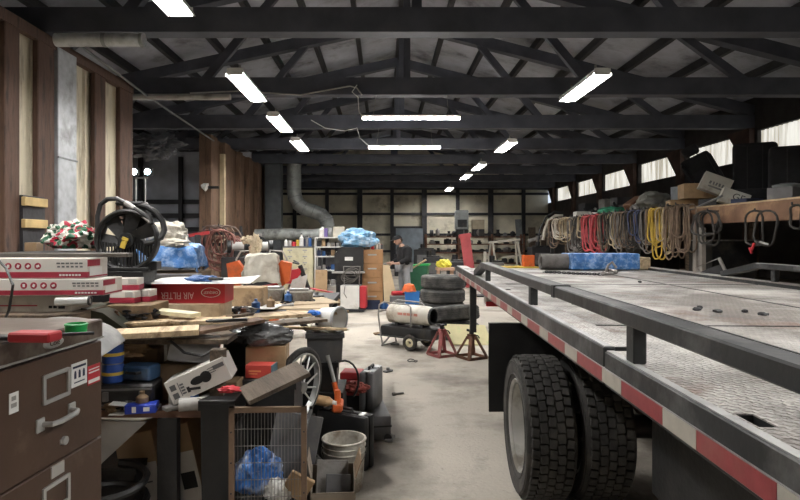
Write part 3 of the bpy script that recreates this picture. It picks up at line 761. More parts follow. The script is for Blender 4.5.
def carton(name, label, loc, d, m, rot=0., flap=0., tape=True, cat='box', bev=.004):
    t = thing(name, label, cat, loc, rot)
    part('body', MB().box((0, 0, d[2] / 2), d, bev=bev), m, t)
    if tape: part('tape', MB().box((0, 0, d[2] / 2), (d[0] + .002, .045, d[2] + .002)), mat('parcel_tape', (.5, .38, .22), .3, 0, .1), t)
    if flap:
        part('flap', MB().bar((-d[0] / 2, -d[1] / 2, d[2]), (-d[0] / 2, -d[1] / 2 - flap * .8, d[2] + flap * .4), .004, .004).bar((0, -d[1] / 2, d[2]), (0, -d[1] / 2 - flap * .85, d[2] - flap * .5), d[0] * .98, .004), m, t)
    return t
# long white and red parts boxes, stacked at the left
carton('crate', 'dark wooden crate under the long parts boxes', (-2.4, 3.32, BT), (1.5, .6, .15), WOODD, tape=False)
WBOX = mat('white_card', (.66, .63, .59), .7, 0, .06, 5, .05, dirt=(.45, .41, .36), dirt_amt=.25)
DRED = mat('crimson_print', (.32, .02, .045), .6, 0, .1)
def parts_box(label, xr, y, z, L=1.25, h=.1, d=.24, rot=.03, m0=WBOX, worn=False):
    t = thing('parts_box', label, 'box', (xr, y, z), rot, 'long parts boxes')
    part('body', MB().bx((-L, 0, 0), (0, d, h), bev=.002), m0, t)
    if not worn:
        s = part('stripe', MB().bx((-L, -.0012, .004), (.0012, .02, h * .33)).bx((.0, -.001, .004), (.0014, d * .99, .012)).bx((.0, -.001, h * .6), (.0012, d * .6, h * .93)), DRED, t, 'dark red printed band')
        part('end_label', MB().bx((.0, .02, .015), (.0018, d * .7, h * .55)), PAPER, t, 'white address label')
        m = MB()
        for k in range(4): m.cyl((-.3 + k * .052 - .12, -.0012, h * .62), (-.3 + k * .052 - .12, .002, h * .62), .018, n=16)
        part('icon', m, DRED, t, 'row of four round dark red icons')
        m = MB()
        for k in range(4): m.box((-.3 + k * .052 - .12, -.0016, h * .62), (.012, .0012, .016), rot=(0, .4 * k, 0))
        for k in range(7): m.bx((-.15 + k * .017, -.0022, h * .13), (-.15 + k * .017 + .012, .0, h * .22))
        part('printing', m, PAPER, t)
        m = MB()
        for r_ in range(2):
            for k in range(6): m.bx((-.165 + k * .024 + r_ * .004, -.0012, h * (.72 - r_ * .17)), (-.165 + k * .024 + .019, .001, h * (.8 - r_ * .17)))
        part('printing', m, GREYP, t)
    else:
        part('stripe', MB().bx((-.5, -.0012, h * .35), (-.18, .001, h * .43)), DRED, t, 'faded red printed line')
        part('stamp', MB().box((-.11, -.0012, h * .3), (.018, .002, .014)).box((-.085, -.0012, h * .3), (.018, .002, .014)).box((-.05, -.0012, h * .3), (.035, .002, .018)), DRKC, t)
    return t
parts_box('grimy white parts box, lowest of the three long boxes at the left edge', -1.70, 3.14, 1.152, h=.088, m0=mat('grimy_card', (.44, .41, .37), .8, 0, .12, 5, .1, dirt=(.2, .18, .15), dirt_amt=.45), worn=True)
parts_box('white and red long parts box, middle of the three at the left edge', -1.51, 3.11, 1.243, h=.088)
parts_box('white and red long parts box, topmost of the three, under a dark steel bar', -1.60, 3.12, 1.334, h=.108)
one('steel_bar', 'dark flat steel bar lying across the top parts box', 'bar', MB().box((0, 0, .0125), (1.0, .08, .024), bev=.004), mat('bar_steel', (.1, .09, .08), .5, .4, .2, 6, .1), (-1.93, 3.25, 1.445), .01)
t = thing('caulking_gun', 'small chrome cylinder tool wedged under the parts boxes', 'tool', on(80, 0, 3.02, 1.2), R(4))
part('barrel', MB().cyl((-.12, 0, .02), (.05, 0, .025), .022, n=18), CHROME, t); part('collar', MB().torus((.05, 0, .025), .02, .006, 'X', 20, 8), DARKST, t)
one('bent_panel', 'dark olive bent metal panel leaning right of the long parts boxes', 'panel', MB().prism([(-.16, 0), (.2, .0), (.22, .04), (.1, .13), (-.02, .16), (-.06, .12)], 0, .3), mat('olive_metal', (.055, .06, .042), .45, .3, .2, 5, .1, dirt=(.2, .2, .17), dirt_amt=.2), on(84, 0, 3.25, 1.0), .1)
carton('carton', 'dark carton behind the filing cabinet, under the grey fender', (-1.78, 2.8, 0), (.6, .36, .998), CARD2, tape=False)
m = MB(); m.grid(16, 16, lambda u, v: (-.3 + u * .6, v * .34, .12 * math.sin(PI * min(1, u * 1.02)) ** .45 + .03 * v)); m.grid(16, 16, lambda u, v: (-.3 + u * .6, v * .34, -.006 + .12 * math.sin(PI * min(1, u * 1.02)) ** .45 + .03 * v), flip=True)
t = thing('plastic_fender', 'grey curved plastic fender behind the red case and green ring', 'fender', on(28, 0, 2.62, 1.0), .05)
part('shell', m, mat('grey_fender', (.2, .2, .2), .5, 0, .2, 5, .06, dirt=(.36, .35, .33), dirt_amt=.4), t); part('rim', MB().tube([(-.3 + .6 * i / 20, 0, .12 * math.sin(PI * min(1, i / 20 * 1.02)) ** .45) for i in range(21)], .008, 6), LGREY, t)
# crate with the fan, small boxes in front of it
def tote(label, loc, d, m, rot=0., lid=True, name='plastic_tote'):
    t = thing(name, label, 'tote', loc, rot)
    a, b_ = d[0] / 2, d[1] / 2; k = .93
    mb = MB()
    V = [[mb.bm.verts.new((sx * a * s, sy * b_ * s, z)) for (sx, sy) in ((-1, -1), (1, -1), (1, 1), (-1, 1))] for s, z in ((k, 0), (1, d[2] * .97), (.95, d[2] * .97), (k * .95, .01))]
    for i in range(3):
        for j in range(4): mb.bm.faces.new((V[i][j], V[i][(j + 1) % 4], V[i + 1][(j + 1) % 4], V[i + 1][j]))
    mb.bm.faces.new(V[0]); mb.bm.faces.new(V[3])
    part('body', mb, m, t, smooth=0)
    part('rim', MB().box((0, -b_, d[2] * .95), (d[0] + .02, .015, .035)).box((0, b_, d[2] * .95), (d[0] + .02, .015, .035)).box((-a, 0, d[2] * .95), (.015, d[1], .035)).box((a, 0, d[2] * .95), (.015, d[1], .035)), m, t)
    if lid: part('lid', MB().box((0, 0, d[2] * .985), (d[0] + .02, d[1] + .02, d[2] * .03), bev=.003), m, t)
    return t
tote('black plastic tote under the radiator fan', Vector((-1.79, 3.88, BT)), (.42, .22, .335), BLACKP)
for i, (px, py, Y, l) in enumerate(((122, 290, 3.55, 'small red and white carton, lower left of three below the fan'), (137, 290, 3.62, 'small red and white carton, lower right of three below the fan'), (125, 277, 3.58, 'small red and white carton, topmost of three below the fan'))):
    z = 1.152 + (.076 if i == 2 else 0)
    t = thing('small_carton', l, 'box', on(px, 0, Y, z), .12 * i - .1, 'small red and white cartons')
    part('body', MB().box((0, .06, .0375), (.16, .12, .075), bev=.002), WBOX, t); part('stripe', MB().box((0, .06, .018), (.162, .122, .032)), DRED, t)
    part('end_label', MB().box((.045, -.0005, .054), (.05, .003, .03)), LGREY, t)
carton('carton', 'brown carton beneath the small red and white cartons', on(131, 0, 3.6, BT), (.36, .3, .15), CARD2, tape=False)
# the fan
fn = thing('radiator_fan', 'black round radiator fan in a finned shroud, standing on the black tote', 'fan', on(127, 0, 3.84, 1.337), .05)
m = MB().torus((0, 0, .2), .195, .016, 'Y', 48, 8, 1.8).torus((0, .06, .2), .185, .012, 'Y', 48, 8, 2)
part('shroud', m, BLACKP, fn)
m = MB()
for i in range(19):
    x = -.17 + .34 * i / 18; h = math.sqrt(max(0, .18 ** 2 - x * x))
    m.bar((x, -.012, .2 - h), (x, -.012, .2 - h * .1), .006, .012)
part('grille', m, BLACKP, fn)
part('hub', MB().cyl((0, -.02, .2), (0, .07, .2), .05, n=24).cyl((0, -.035, .2), (0, -.02, .2), .03, n=20), BLACKM, fn)
for i in range(7):
    a = 2 * PI * i / 7 + .3; m = MB(T(0, .015, .2) @ Matrix.Rotation(a, 4, 'Y'))
    m.grid(8, 4, lambda u, v: (-.012 + .06 * (v - .5) * (1 + u * .6), .025 * (v - .5), .045 + u * .13)); m.grid(8, 4, lambda u, v: (-.012 + .06 * (v - .5) * (1 + u * .6), .025 * (v - .5) + .004, .045 + u * .13), flip=True)
    part('blade', m, BLACKP, fn)
part('motor', MB().cyl((0, .08, .2), (0, .16, .2), .06, n=20).box((.02, .12, .36), (.16, .1, .16), bev=.01).box((-.01, .12, .45), (.18, .14, .03), bev=.01).box((.0, .12, .4), (.2, .12, .012)).box((.0, .12, .37), (.2, .12, .012)).box((.0, .12, .34), (.2, .12, .012)), BLACKM, fn)
part('base', MB().box((0, .04, .012), (.3, .14, .024), bev=.004).box((.14, .06, .03), (.1, .1, .06), bev=.005), BLACKP, fn)
part('orange_clip', MB().box((-.005, -.045, .175), (.034, .012, .055), rot=(0, .35, 0), bev=.003).box((.008, -.05, .21), (.04, .012, .02), rot=(0, .35, 0)), YELLOW, fn, 'orange-yellow clip')
m = MB().tube([(-.19, .0, .24), (-.2, .02, .36), (-.185, .03, .44), (-.14, .03, .475), (-.08, .03, .48), (-.02, .03, .45), (.05, .0, .41), (.12, -.02, .37), (.16, -.02, .34), (.17, -.03, .31)], .016, 10)
m.tube([(.03, .08, .44), (.1, .06, .43), (.17, .05, .39), (.22, .04, .33), (.235, .03, .27), (.22, .01, .22), (.17, -.01, .19), (.12, -.02, .18)], .02, 10)
part('hose', m, BLACKP, fn); part('hose_sleeve', MB().tube([(-.02, .03, .45), (.05, .0, .41)], .019, 10).tube([(.06, .0, .395), (.16, -.03, .32)], .011, 8), STEEL, fn, 'bare metal hose ends')
# floral bag and what it stands on
tote('black plastic tote under the floral bag', (-2.17, 4.02, BT), (.62, .46, .46), BLACKP)
FLOR = mat('floral_print', (.75, .73, .68), .5, 0, .08, 8, .3, bscale=12)
nt = FLOR.node_tree; b = nt.nodes['Principled BSDF']; src = b.inputs['Base Color'].links[0].from_socket; tc = [n for n in nt.nodes if n.type == 'TEX_COORD'][0]
for sc, th, col, off in ((15, .36, (.42, .02, .05, 1), 0), (21, .3, (.03, .13, .07, 1), 7)):
    v = nt.nodes.new('ShaderNodeTexVoronoi'); v.inputs['Scale'].default_value = sc
    mp = nt.nodes.new('ShaderNodeMapping'); mp.inputs['Location'].default_value = (off, off, off); nt.links.new(tc.outputs['Object'], mp.inputs['Vector']); nt.links.new(mp.outputs['Vector'], v.inputs['Vector'])
    n_ = nt.nodes.new('ShaderNodeTexNoise'); n_.inputs['Scale'].default_value = sc * 2; nt.links.new(mp.outputs['Vector'], n_.inputs['Vector'])
    ad = nt.nodes.new('ShaderNodeMath'); ad.operation = 'MULTIPLY_ADD'; ad.inputs[1].default_value = .35; nt.links.new(n_.outputs['Fac'], ad.inputs[0]); nt.links.new(v.outputs['Distance'], ad.inputs[2])
    lt = nt.nodes.new('ShaderNodeMath'); lt.operation = 'LESS_THAN'; lt.inputs[1].default_value = th + .33; nt.links.new(ad.outputs[0], lt.inputs[0])
    mx = nt.nodes.new('ShaderNodeMixRGB'); mx.inputs['Color2'].default_value = col; nt.links.new(lt.outputs[0], mx.inputs['Fac']); nt.links.new(src, mx.inputs['Color1']); src = mx.outputs[0]
nt.links.new(src, b.inputs['Base Color'])
one('floral_bag', 'crumpled white bag with red roses and green leaves, left of the fan', 'bag', MB().blob((0, 0, .085), (.37, .28, .22), 5, .38, 1.8, 5), FLOR, on(75, 0, 3.98, 1.475), .1)
t = thing('cardboard_tube', 'brown cardboard box upright behind the dark steel bar', 'box', on(34, 0, 4.3, BT), 0)
part('body', MB().box((0, 0, .26), (.09, .09, .52), bev=.004), CARD2, t)
t = thing('wall_rack', 'dark wall rack with two yellow rails on the left wall', 'rack', (XL + .1, 6.7, 0))
part('panel', MB().bx((0, -.2, 1.25), (.04, .22, 2.04)), DARKST, t)
for z in (1.72, 1.97): part('rail', MB().bx((.03, -.22, z - .05), (.08, .22, z + .05), bev=.006), mat('pale_yellow_wood', (.52, .38, .17), .7, 0, .2, 5, .1), t, 'yellow rail')
t = thing('duct_panel', 'grey galvanised duct panel standing against the left wall', 'duct', (XL + .03, 7.42, 0))
part('panel', MB().bx((0, -.2, 0), (.1, .24, 3.95), bev=.008), GALV, t); part('seam', MB().bx((.09, -.2, 2.56), (.11, .245, 2.58)), ZINC, t)
# blue blanket on a tote, white cloth, striped bars
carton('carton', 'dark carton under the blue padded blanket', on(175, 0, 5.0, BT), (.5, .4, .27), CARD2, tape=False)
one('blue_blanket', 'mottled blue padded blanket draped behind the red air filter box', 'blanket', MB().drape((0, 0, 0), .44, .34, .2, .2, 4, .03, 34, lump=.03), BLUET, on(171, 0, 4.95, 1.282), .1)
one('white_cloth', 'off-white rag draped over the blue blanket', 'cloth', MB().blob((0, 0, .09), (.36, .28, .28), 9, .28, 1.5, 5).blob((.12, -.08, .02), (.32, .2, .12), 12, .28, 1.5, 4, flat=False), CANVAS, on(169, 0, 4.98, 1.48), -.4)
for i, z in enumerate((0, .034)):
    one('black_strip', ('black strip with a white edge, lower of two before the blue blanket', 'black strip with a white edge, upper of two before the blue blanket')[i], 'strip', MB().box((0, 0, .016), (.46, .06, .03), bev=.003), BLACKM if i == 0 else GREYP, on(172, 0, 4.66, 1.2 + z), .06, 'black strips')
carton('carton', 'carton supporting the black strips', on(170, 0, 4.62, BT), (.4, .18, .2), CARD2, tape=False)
# red air filter box with the white sheet on it
carton('carton', 'crushed tan carton under the red air filter box', on(190, 0, 4.02, BT), (.5, .32, .11), mat('crushed_card', (.5, .4, .27), .85, 0, .2, 4, .3, dirt=(.3, .22, .14), dirt_amt=.4), tape=False)
t = thing('air_filter_box', 'red air filter box lying upside down with white lettering and an oval', 'box', on(188, 0, 3.92, 1.112), R(-1))
part('body', MB().bx((-.25, 0, 0), (.25, .22, .132), bev=.002), REDB, t)
UP = T(0, -.0015, .066) @ Matrix.Rotation(PI, 4, 'Y') @ FRONT
text('AIR FILTER', .066, mat('pink_white_print', (.8, .62, .62), .6, 0, .05), t, T(.088 - .16, -.0012, .052) @ Matrix.Rotation(PI, 4, 'Y') @ FRONT @ Matrix.Diagonal((.72, 1, 1, 1)))
lg = part('oval_logo', MB().lathe([(.92, 0), (1, 0), (1, .0012), (.92, .0012)], 36, T(.155, 0, .072) @ Matrix.Rotation(PI / 2, 4, 'X') @ Matrix.Diagonal((.066, .033, 1, 1)), closed=True), PAPER, t, 'white oval')
text('CARQUEST', .024, PAPER, lg, T(.155, -.0012, .072) @ Matrix.Rotation(PI, 4, 'Y') @ FRONT @ Matrix.Diagonal((.82, 1, 1, 1)))
m = MB(); m.grid(20, 12, lambda u, v: (-.36 + u * .72, -.1 + v * .4, .004 + .035 * u * v + .012 * math.sin(u * 5 + 1) * v)); m.grid(20, 12, lambda u, v: (-.36 + u * .72, -.1 + v * .4, .035 * u * v + .012 * math.sin(u * 5 + 1) * v), flip=True)
one('white_sheet', 'thin white sheet lying over the red air filter box', 'sheet', m, PAPER, on(200, 0, 3.95, 1.246), .03)
one('blue_rag', 'small blue rag on the white sheet', 'rag', MB().blob((0, 0, .012), (.2, .1, .05), 3, .4, 2, 4), BLUE, on(203, 0, 3.98, 1.262), .1)
one('black_knife', 'small black handled tool on the white sheet', 'tool', MB().box((0, 0, .012), (.1, .025, .02), bev=.006).box((.07, 0, .01), (.05, .018, .004)), BLACKP, on(216, 0, 3.92, 1.264), .1)
carton('carton', 'tan open carton with a dark stain, right of the red air filter box', on(247, 0, 4.62, BT), (.29, .22, .165), mat('stained_card', (.4, .28, .16), .85, 0, .2, 4, .1, dirt=(.12, .08, .05), dirt_amt=.4, dirt_scale=5), flap=0, tape=False)
for i, (px, w_, h_, l) in enumerate(((274, .17, .12, 'grimy grey metal block right of the stained carton'), (299, .24, .1, 'long grimy grey engine block at the back of the steel table'))):
    t = thing('engine_block', l, 'engine part', on(px, 0, 5.02, BT), .1 * i, 'grey engine parts')
    m = MB().box((0, 0, h_ / 2), (w_, .16, h_), bev=.012)
    part('casting', m, mat('cast_grey', (.3, .28, .24), .7, .2, .3, 8, .3, dirt=(.1, .09, .08), dirt_amt=.45), t)
    part('flange', MB().box((0, 0, h_ + .008), (w_ * .7, .12, .016), bev=.003).cyl((w_ * .2, -.09, h_ * .5), (w_ * .2, -.07, h_ * .5), .035).cyl((-w_ * .2, -.085, h_ * .5), (-w_ * .2, -.07, h_ * .5), .02), STEEL, t)
# planks lying over the bench
def plank(label, a, b_, w_=.13, th=.022, m0=WOOD, roll=0., zoff=0.):
    a, b_ = P(*a), P(*b_); c = (a + b_) / 2; d = b_ - a
    mb = MB(); L_ = d.length
    mb.box((0, 0, th / 2), (L_, w_, th), bev=.002)
    return one('plank', label, 'plank', mb, m0, (c.x, c.y, c.z + zoff - th), (roll, -math.asin(d.z / L_), math.atan2(d.y, d.x)), 'planks on the bench')
plank('pale board with a white front edge, nearest on the bench by the filing cabinet', (84, 333, 3.03), (199, 327, 3.2), .2, .03)
plank('long pale plank behind the nearest board on the bench', (78, 323, 3.35), (232, 318, 3.55), .16, .024)
plank('short light plank tilted on the left of the bench', (112, 304, 3.72), (196, 313, 3.5), .1, .026, CREAM)
plank('wide pale plank running right over the bench middle', (196, 319, 3.75), (332, 310, 4.35), .22, .022)
plank('long pale plank at the back of the bench planks', (150, 313, 4.1), (345, 309, 4.7), .18, .022, WOOD2)
plank('brown plank with dark stain, front right of the bench', (196, 330, 3.2), (262, 318, 3.4), .12, .02, RUSTW)
plank('narrow plank sticking out over the aisle from the bench', (232, 325, 3.8), (346, 328, 4.1), .05, .016)
plank('brown plank behind the pale ones at the bench right', (236, 312, 4.5), (328, 300, 5.2), .16, .022, WOOD2)
plank('grey weathered plank under the pale planks at the bench right', (205, 328, 3.45), (322, 318, 4.0), .14, .02, WOODD)
one('flat_cardboard', 'flattened tan cardboard sheet covering the right of the steel table', 'cardboard', MB().box((0, 0, .004), (.62, .8, .006)).box((.1, .1, .011), (.5, .5, .006), rot=(0, 0, .3)), mat('pale_card2', (.5, .4, .27), .85, 0, .15, 3, .1, dirt=(.28, .2, .13), dirt_amt=.35), (-.78, 4.86, BT + .001), .12)
one('white_paper', 'flat white paper sheet behind the planks on the steel table', 'paper', MB().box((0, 0, .003), (.42, .28, .004)), PAPER, on(252, 0, 4.5, BT + .016), -.1)
one('black_shears', 'black tool lying on the brown plank', 'tool', MB().bar((-.09, 0, .01), (.1, .03, .01), .03, .015, bev=.003).bar((-.09, .04, .01), (.1, 0, .016), .025, .012).torus((-.1, .02, .01), .025, .006), BLACKM, P(229, 322.5, 3.28) + Vector((0, 0, .0)), .2)
one('pear_knob', 'round reddish wooden knob on the pale plank', 'knob', MB().ball((0, 0, .022), .024, (1.2, 1, .9)).cyl((0, 0, .03), (.01, 0, .055), .01), RUSTW, on(115, 0, 3.4, 1.07), 0)
one('black_gloves', 'black crumpled gloves on the pale planks by the green ring', 'gloves', MB().blob((0, 0, .03), (.26, .14, .08), 15, .45, 2.4, 4).blob((-.12, .02, .025), (.14, .1, .06), 17, .45, 2.4, 3), DRKC, on(138, 0, 3.5, 1.055), .1)
for i, (px, Y, z, a) in enumerate(((152, 3.35, 1.05, .3), (172, 3.4, 1.05, -.4), (240, 3.75, 1.04, .9), (98, 3.5, 1.05, -.2), (300, 4.3, 1.0, .2))):
    one('wood_offcut', 'small wood offcut lying among the bench planks', 'offcut', MB().box((0, 0, .01), (.2, .035, .018), bev=.002), (WOOD, WOOD2, WOODD)[i % 3], on(px, 0, Y, z), a, 'offcuts')
# pail lying on its side
t = thing('pail', 'white plastic pail lying on its side at the right end of the planks', 'pail', on(330, 0, 4.2, .887), 0)
AX = T(0, 0, .085) @ Rz(R(-35)) @ Matrix.Rotation(PI / 2, 4, 'Y')
part('body', MB().lathe([(0, -.07), (.07, -.07), (.085, .09), (.08, .09), (.066, -.06), (0, -.06)], 28, AX), WHITE, t)
part('rim', MB().lathe([(.086, .075), (.092, .075), (.092, .095), (.08, .095)], 28, AX, closed=True), GALV, t)
one('blue_cloth', 'small bright blue rag beside the white pail', 'rag', MB().blob((0, 0, .015), (.09, .07, .045), 21, .4, 2, 3), mat('bright_blue', (.03, .17, .6), .6, 0, .15), on(314, 0, 4.15, 1.0), 0)

# ------------------------------------------------------------ on the bench's lower shelf
SZ = .656
def can(label, loc, r=.055, h=.095, m0=mat('can_blue', (.03, .09, .36), .4, 0, .15), m1=YELLOW, group='blue cans'):
    t = thing('can', label, 'can', loc, 0, group)
    part('body', MB().lathe([(0, 0), (r * .96, 0), (r, .006), (r, h * .9), (r * .97, h * .94), (r * .97, h), (0, h)], 24), m0, t)
    part('label_band', MB().lathe([(r + .0008, h * .4), (r + .0008, h * .58)], 24), m1, t); part('lid', MB().lathe([(r * .9, h), (r * .9, h + .006), (0, h + .006)], 24), STEEL, t)
t = thing('black_tool_case', 'black hard plastic case on the bench shelf', 'case', on(131, 0, 3.12, SZ), .12)
part('body', MB().box((0, 0, .068), (.3, .24, .13), bev=.012), BLACKP, t)
for x in (-.09, .09): part('latch', MB().box((x, -.122, .075), (.03, .012, .05), bev=.003), GREYP, t)
part('rib', MB().box((0, -.121, .11), (.28, .006, .01)).box((0, -.121, .03), (.28, .006, .01)), GREYP, t)
can('blue can with a yellow band, lower of two on the black case', on(113, 0, 3.08, SZ + .134)); can('blue can with a yellow band, upper of two on the black case', on(113, 0, 3.08, SZ + .134 + .102))
t = thing('blue_case', 'dusty blue tool case on the bench shelf', 'case', on(140, 0, 3.13, SZ + .134), -.15); part('body', MB().box((0, 0, .04), (.18, .12, .08), bev=.01), mat('dull_blue', (.025, .07, .15), .6, 0, .2, 6, .1, dirt=(.12, .14, .16), dirt_amt=.3), t); part('handle', MB().tube([(-.04, -.06, .05), (-.03, -.085, .05), (.03, -.085, .05), (.04, -.06, .05)], .008, 6), BLACKP, t)
carton('carton', 'brown carton at the back of the bench shelf', on(140, 0, 3.4, SZ), (.3, .24, .27), CARD2)
one('crumpled_paper', 'crumpled brown paper hanging over the shelf carton', 'paper', MB().blob((0, 0, .03), (.24, .14, .1), 25, .6, 2.6, 4), CARD, on(126, 0, 3.2, SZ + .272 - .02), .2)
t = thing('blue_white_box', 'small blue and white box open at the shelf front', 'box', on(142, 0, 2.99, SZ + .0), .2)
part('body', MB().box((0, 0, .022), (.15, .09, .044), bev=.002), mat('deep_blue', (.02, .05, .42), .5, 0, .1), t); part('panel', MB().box((-.03, -.046, .022), (.02, .002, .03)), PAPER, t); part('panel', MB().box((.03, -.046, .022), (.03, .002, .02)), PAPER, t); part('flap', MB().bar((-.075, 0, .042), (-.15, .01, .05), .08, .003).bar((-.075, -.02, .0), (-.15, -.01, .0), .06, .003), PAPER, t)
for i, (px, l) in enumerate(((191, 'dirty white bottle lying at the shelf front under the picture box'), (205, 'smaller dirty white bottle lying right of the other bottle on the shelf'))):
    t = thing('bottle', l, 'bottle', on(px, 0, 3.0 + .05 * i, SZ + .035), .3 + i, 'dirty white bottles')
    part('body', MB().cyl((-.06, 0, 0), (.05, 0, 0), .034, n=18).cyl((.05, 0, 0), (.075, 0, 0), .033, .015), LGREY, t); part('cap', MB().cyl((.075, 0, 0), (.1, 0, 0), .015), STEEL, t)
PK = on(198, 0, 3.02, .80)
t = thing('saw_box', 'white box with a black machine picture, tilted on the bench shelf', 'box', (PK.x, PK.y, .805), (0, R(-24), R(6)))
part('body', MB().box((0, .1, 0), (.325, .2, .125), bev=.002), WBOX, t)
m = MB()
m.ball((.0, .0, .005), .03, (1.3, .06, .7)).ball((.045, 0, .005), .028, (1, .06, 1)).box((-.03, 0, -.028), (.06, .003, .014), rot=(0, .3, 0)).box((-.06, 0, -.02), (.016, .003, .03)).torus((.045, 0, .005), .026, .004, 'Y', 20, 5, .3)
pi_ = part('picture', m, BLACKP, t, 'black picture of a machine'); 
for v in pi_.data.vertices: v.co.y = -.0012 + (v.co.y * .3)
m = MB().box((.125, -.0006, .03), (.06, .0022, .022)); 
for k in range(3): m.box((.085, -.0006, .036 - k * .012), (.04, .0016, .004))
for k in range(4): m.box((-.085, -.0006, .02 - k * .016), (.02, .0018, .009))
m.box((-.1, -.0006, 0), (.004, .0018, .075), rot=(0, 0, 0)); m.box((-.13, -.0006, .02), (.03, .0014, .03)).box((-.13, -.0006, -.025), (.03, .0014, .03))
part('print', m, GREYP, t)
one('picture_box_prop', 'dark carton propping up the white picture box', 'box', MB().box((0, 0, .06), (.2, .14, .12), bev=.003), CARD2, on(222, 0, 3.18, SZ), 0)
t = thing('grey_pad', 'silver-grey flat padded sheet above the white picture box', 'pad', on(194, 0, 3.17, .865), .1)
part('body', MB().box((0, .02, .08), (.27, .035, .16), rot=(R(-25), R(6), 0), bev=.014, seg=2), mat('silver_cloth', (.3, .3, .3), .6, 0, .15, 6, .4, bscale=12), t); part('strap', MB().tube([(-.12, -.02, .13), (-.04, -.05, .07), (.05, -.05, .05), (.14, -.03, .09)], .008, 6), BLACKP, t)
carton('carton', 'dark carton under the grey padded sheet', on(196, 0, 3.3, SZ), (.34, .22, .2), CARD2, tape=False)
one('red_rag', 'small red and white rag right of the picture box', 'rag', MB().blob((0, 0, .016), (.12, .05, .04), 33, .4, 2.2, 3), REDB, on(229, 0, 2.93, .768), .1)
tote('tote coloured black for the shade under the red rag, right of the bench shelf', on(224, 0, 3.1, 0), (.17, .26, .72), BLACKP)  # the black colour stands in for shade at this spot
# under the shelf
t = thing('label_carton', 'tall carton with a white label, leaning left under the bench shelf', 'box', on(149, 0, 3.14, .0), (0, R(-10), .1))
part('body', MB().bx((-.1, 0, .02), (.1, .26, .5), bev=.003), CARD, t); part('label_sheet', MB().bx((-.07, -.002, .05), (.095, .001, .33)), WBOX, t, 'white label'); part('print', MB().bx((0, -.003, .26), (.05, .0, .28)).bx((0, -.003, .22), (.06, .0, .228)), GREYP, t)
t = thing('label_carton', 'tall carton with white label and a black picture under the bench shelf', 'box', on(195, 0, 3.12, .0), (0, R(-14), -.1))
part('body', MB().bx((-.09, 0, .03), (.09, .22, .55), bev=.003), CARD, t); part('label_sheet', MB().bx((-.085, -.002, .03), (.088, .001, .4)), WBOX, t, 'white label'); part('print', MB().bx((-.01, -.003, .2), (.07, .0, .29)), BLACKP, t, 'black picture')
one('grey_board', 'pale grey triangular board leaning at the left under the bench shelf', 'board', MB().prism([(-.12, .36), (.14, .6), (-.12, .61)], -.01, .01), LGREY, on(120, 0, 3.0, 0), .0)
tote('black tote on the floor under the bench, left', on(118, 0, 3.2, 0), (.36, .4, .36), BLACKP)
one('hose_coil', 'black hose coil on the floor beneath the bench', 'hose', MB().tube([( .16 * math.cos(a * .35), .16 * math.sin(a * .35), .03 + .006 * a) for a in range(60)], .018, 6), BLACKP, on(112, 0, 2.85, 0), 0)

# ------------------------------------------------------------ crate, slab and the heap beside the aisle
cg = thing('animal_cage', 'wire cage with a brown wooden frame at the front of the heap', 'cage', on(268, 0, 2.85, 0), R(2))
w2, hh = .19, .72
m = MB(); fw = .026
FRW = mat('cage_frame', (.2, .13, .085), .7, 0, .25, 6, .15, dirt=(.08, .05, .035), dirt_amt=.35)
part('frame_stile', MB().bx((-w2, -.012, 0), (-w2 + fw, .012, hh)), FRW, cg); part('frame_stile', MB().bx((w2 - fw, -.012, 0), (w2, .012, hh)), FRW, cg)
part('frame_rail', MB().bx((-w2, -.012, hh - fw), (w2, .012, hh + .0)), FRW, cg); part('frame_rail', MB().bx((-w2, -.012, 0), (w2, .012, fw)), FRW, cg)
m = MB(); 
for i in range(1, 20): x = -w2 + fw + (2 * w2 - 2 * fw) * i / 20; m.cyl((x, 0, fw), (x, 0, hh - fw), .0016, n=5)
for i in range(1, 8): z = fw + (hh - 2 * fw) * i / 8; m.cyl((-w2 + fw, .003, z), (w2 - fw, .003, z), .0018, n=5)
part('wire_mesh', m, STEEL, cg)
m = MB()
for x in (-w2 + .012, w2 - .012):
    for z in (.15, .3, .45, .6): part('screw', MB().cyl((x, -.016, z), (x, -.012, z), .004, n=8), DARKST, cg)
m = MB()
for x in (-w2 + .01, w2 - .01): m.bx((x - .008, .012, 0), (x + .008, .028, hh - .03)).bx((x - .008, .34, 0), (x + .008, .36, hh - .1)).bx((x - .008, .028, .02), (x + .008, .34, .036)).bx((x - .008, .028, hh - .13), (x + .008, .34, hh - .114))
m.bx((-w2, .34, .02), (w2, .355, .036)).bx((-w2 + .01, .02, .0), (w2 - .01, .35, .01))
part('side_frame', m, BLACKM, cg)
CB = on(268, 0, 2.85, 0)
carton('crate', 'dark low crate on the floor of the wire cage', CB + Vector((0, .19, .012)), (.3, .26, .2), BLACKP, tape=False)
one('blue_plastic_bag', 'blue and white printed plastic bag inside the wire cage', 'bag', MB().blob((0, 0, .1), (.25, .16, .26), 41, .24, 1.5, 5), mat('blue_white_bag', (.03, .16, .5), .35, 0, .2, 5, .3, dirt=(.7, .74, .8), dirt_amt=.42, dirt_scale=7, bscale=12), CB + Vector((-.085, .2, .214)), .3)
t = thing('cardboard_piece', 'tan cardboard flap standing inside the wire cage', 'box', CB + Vector((.1, .1, .235)), (.3, .5, .1)); part('body', MB().box((0, 0, .07), (.13, .02, .14), bev=.003), CARD, t)
one('white_plastic_bag', 'white plastic bag beside the blue bag inside the wire cage', 'bag', MB().blob((0, 0, .05), (.14, .12, .13), 46, .3, 1.8, 4), WHITE, CB + Vector((.03, .1, .214)), 0)
one('grey_sheet', 'dark grey bent sheet standing inside the cage behind the blue bag', 'sheet', MB().box((0, 0, .2), (.26, .012, .36), bev=.003), GREYP, CB + Vector((.04, .29, .214)), (R(-6), .2, .1))
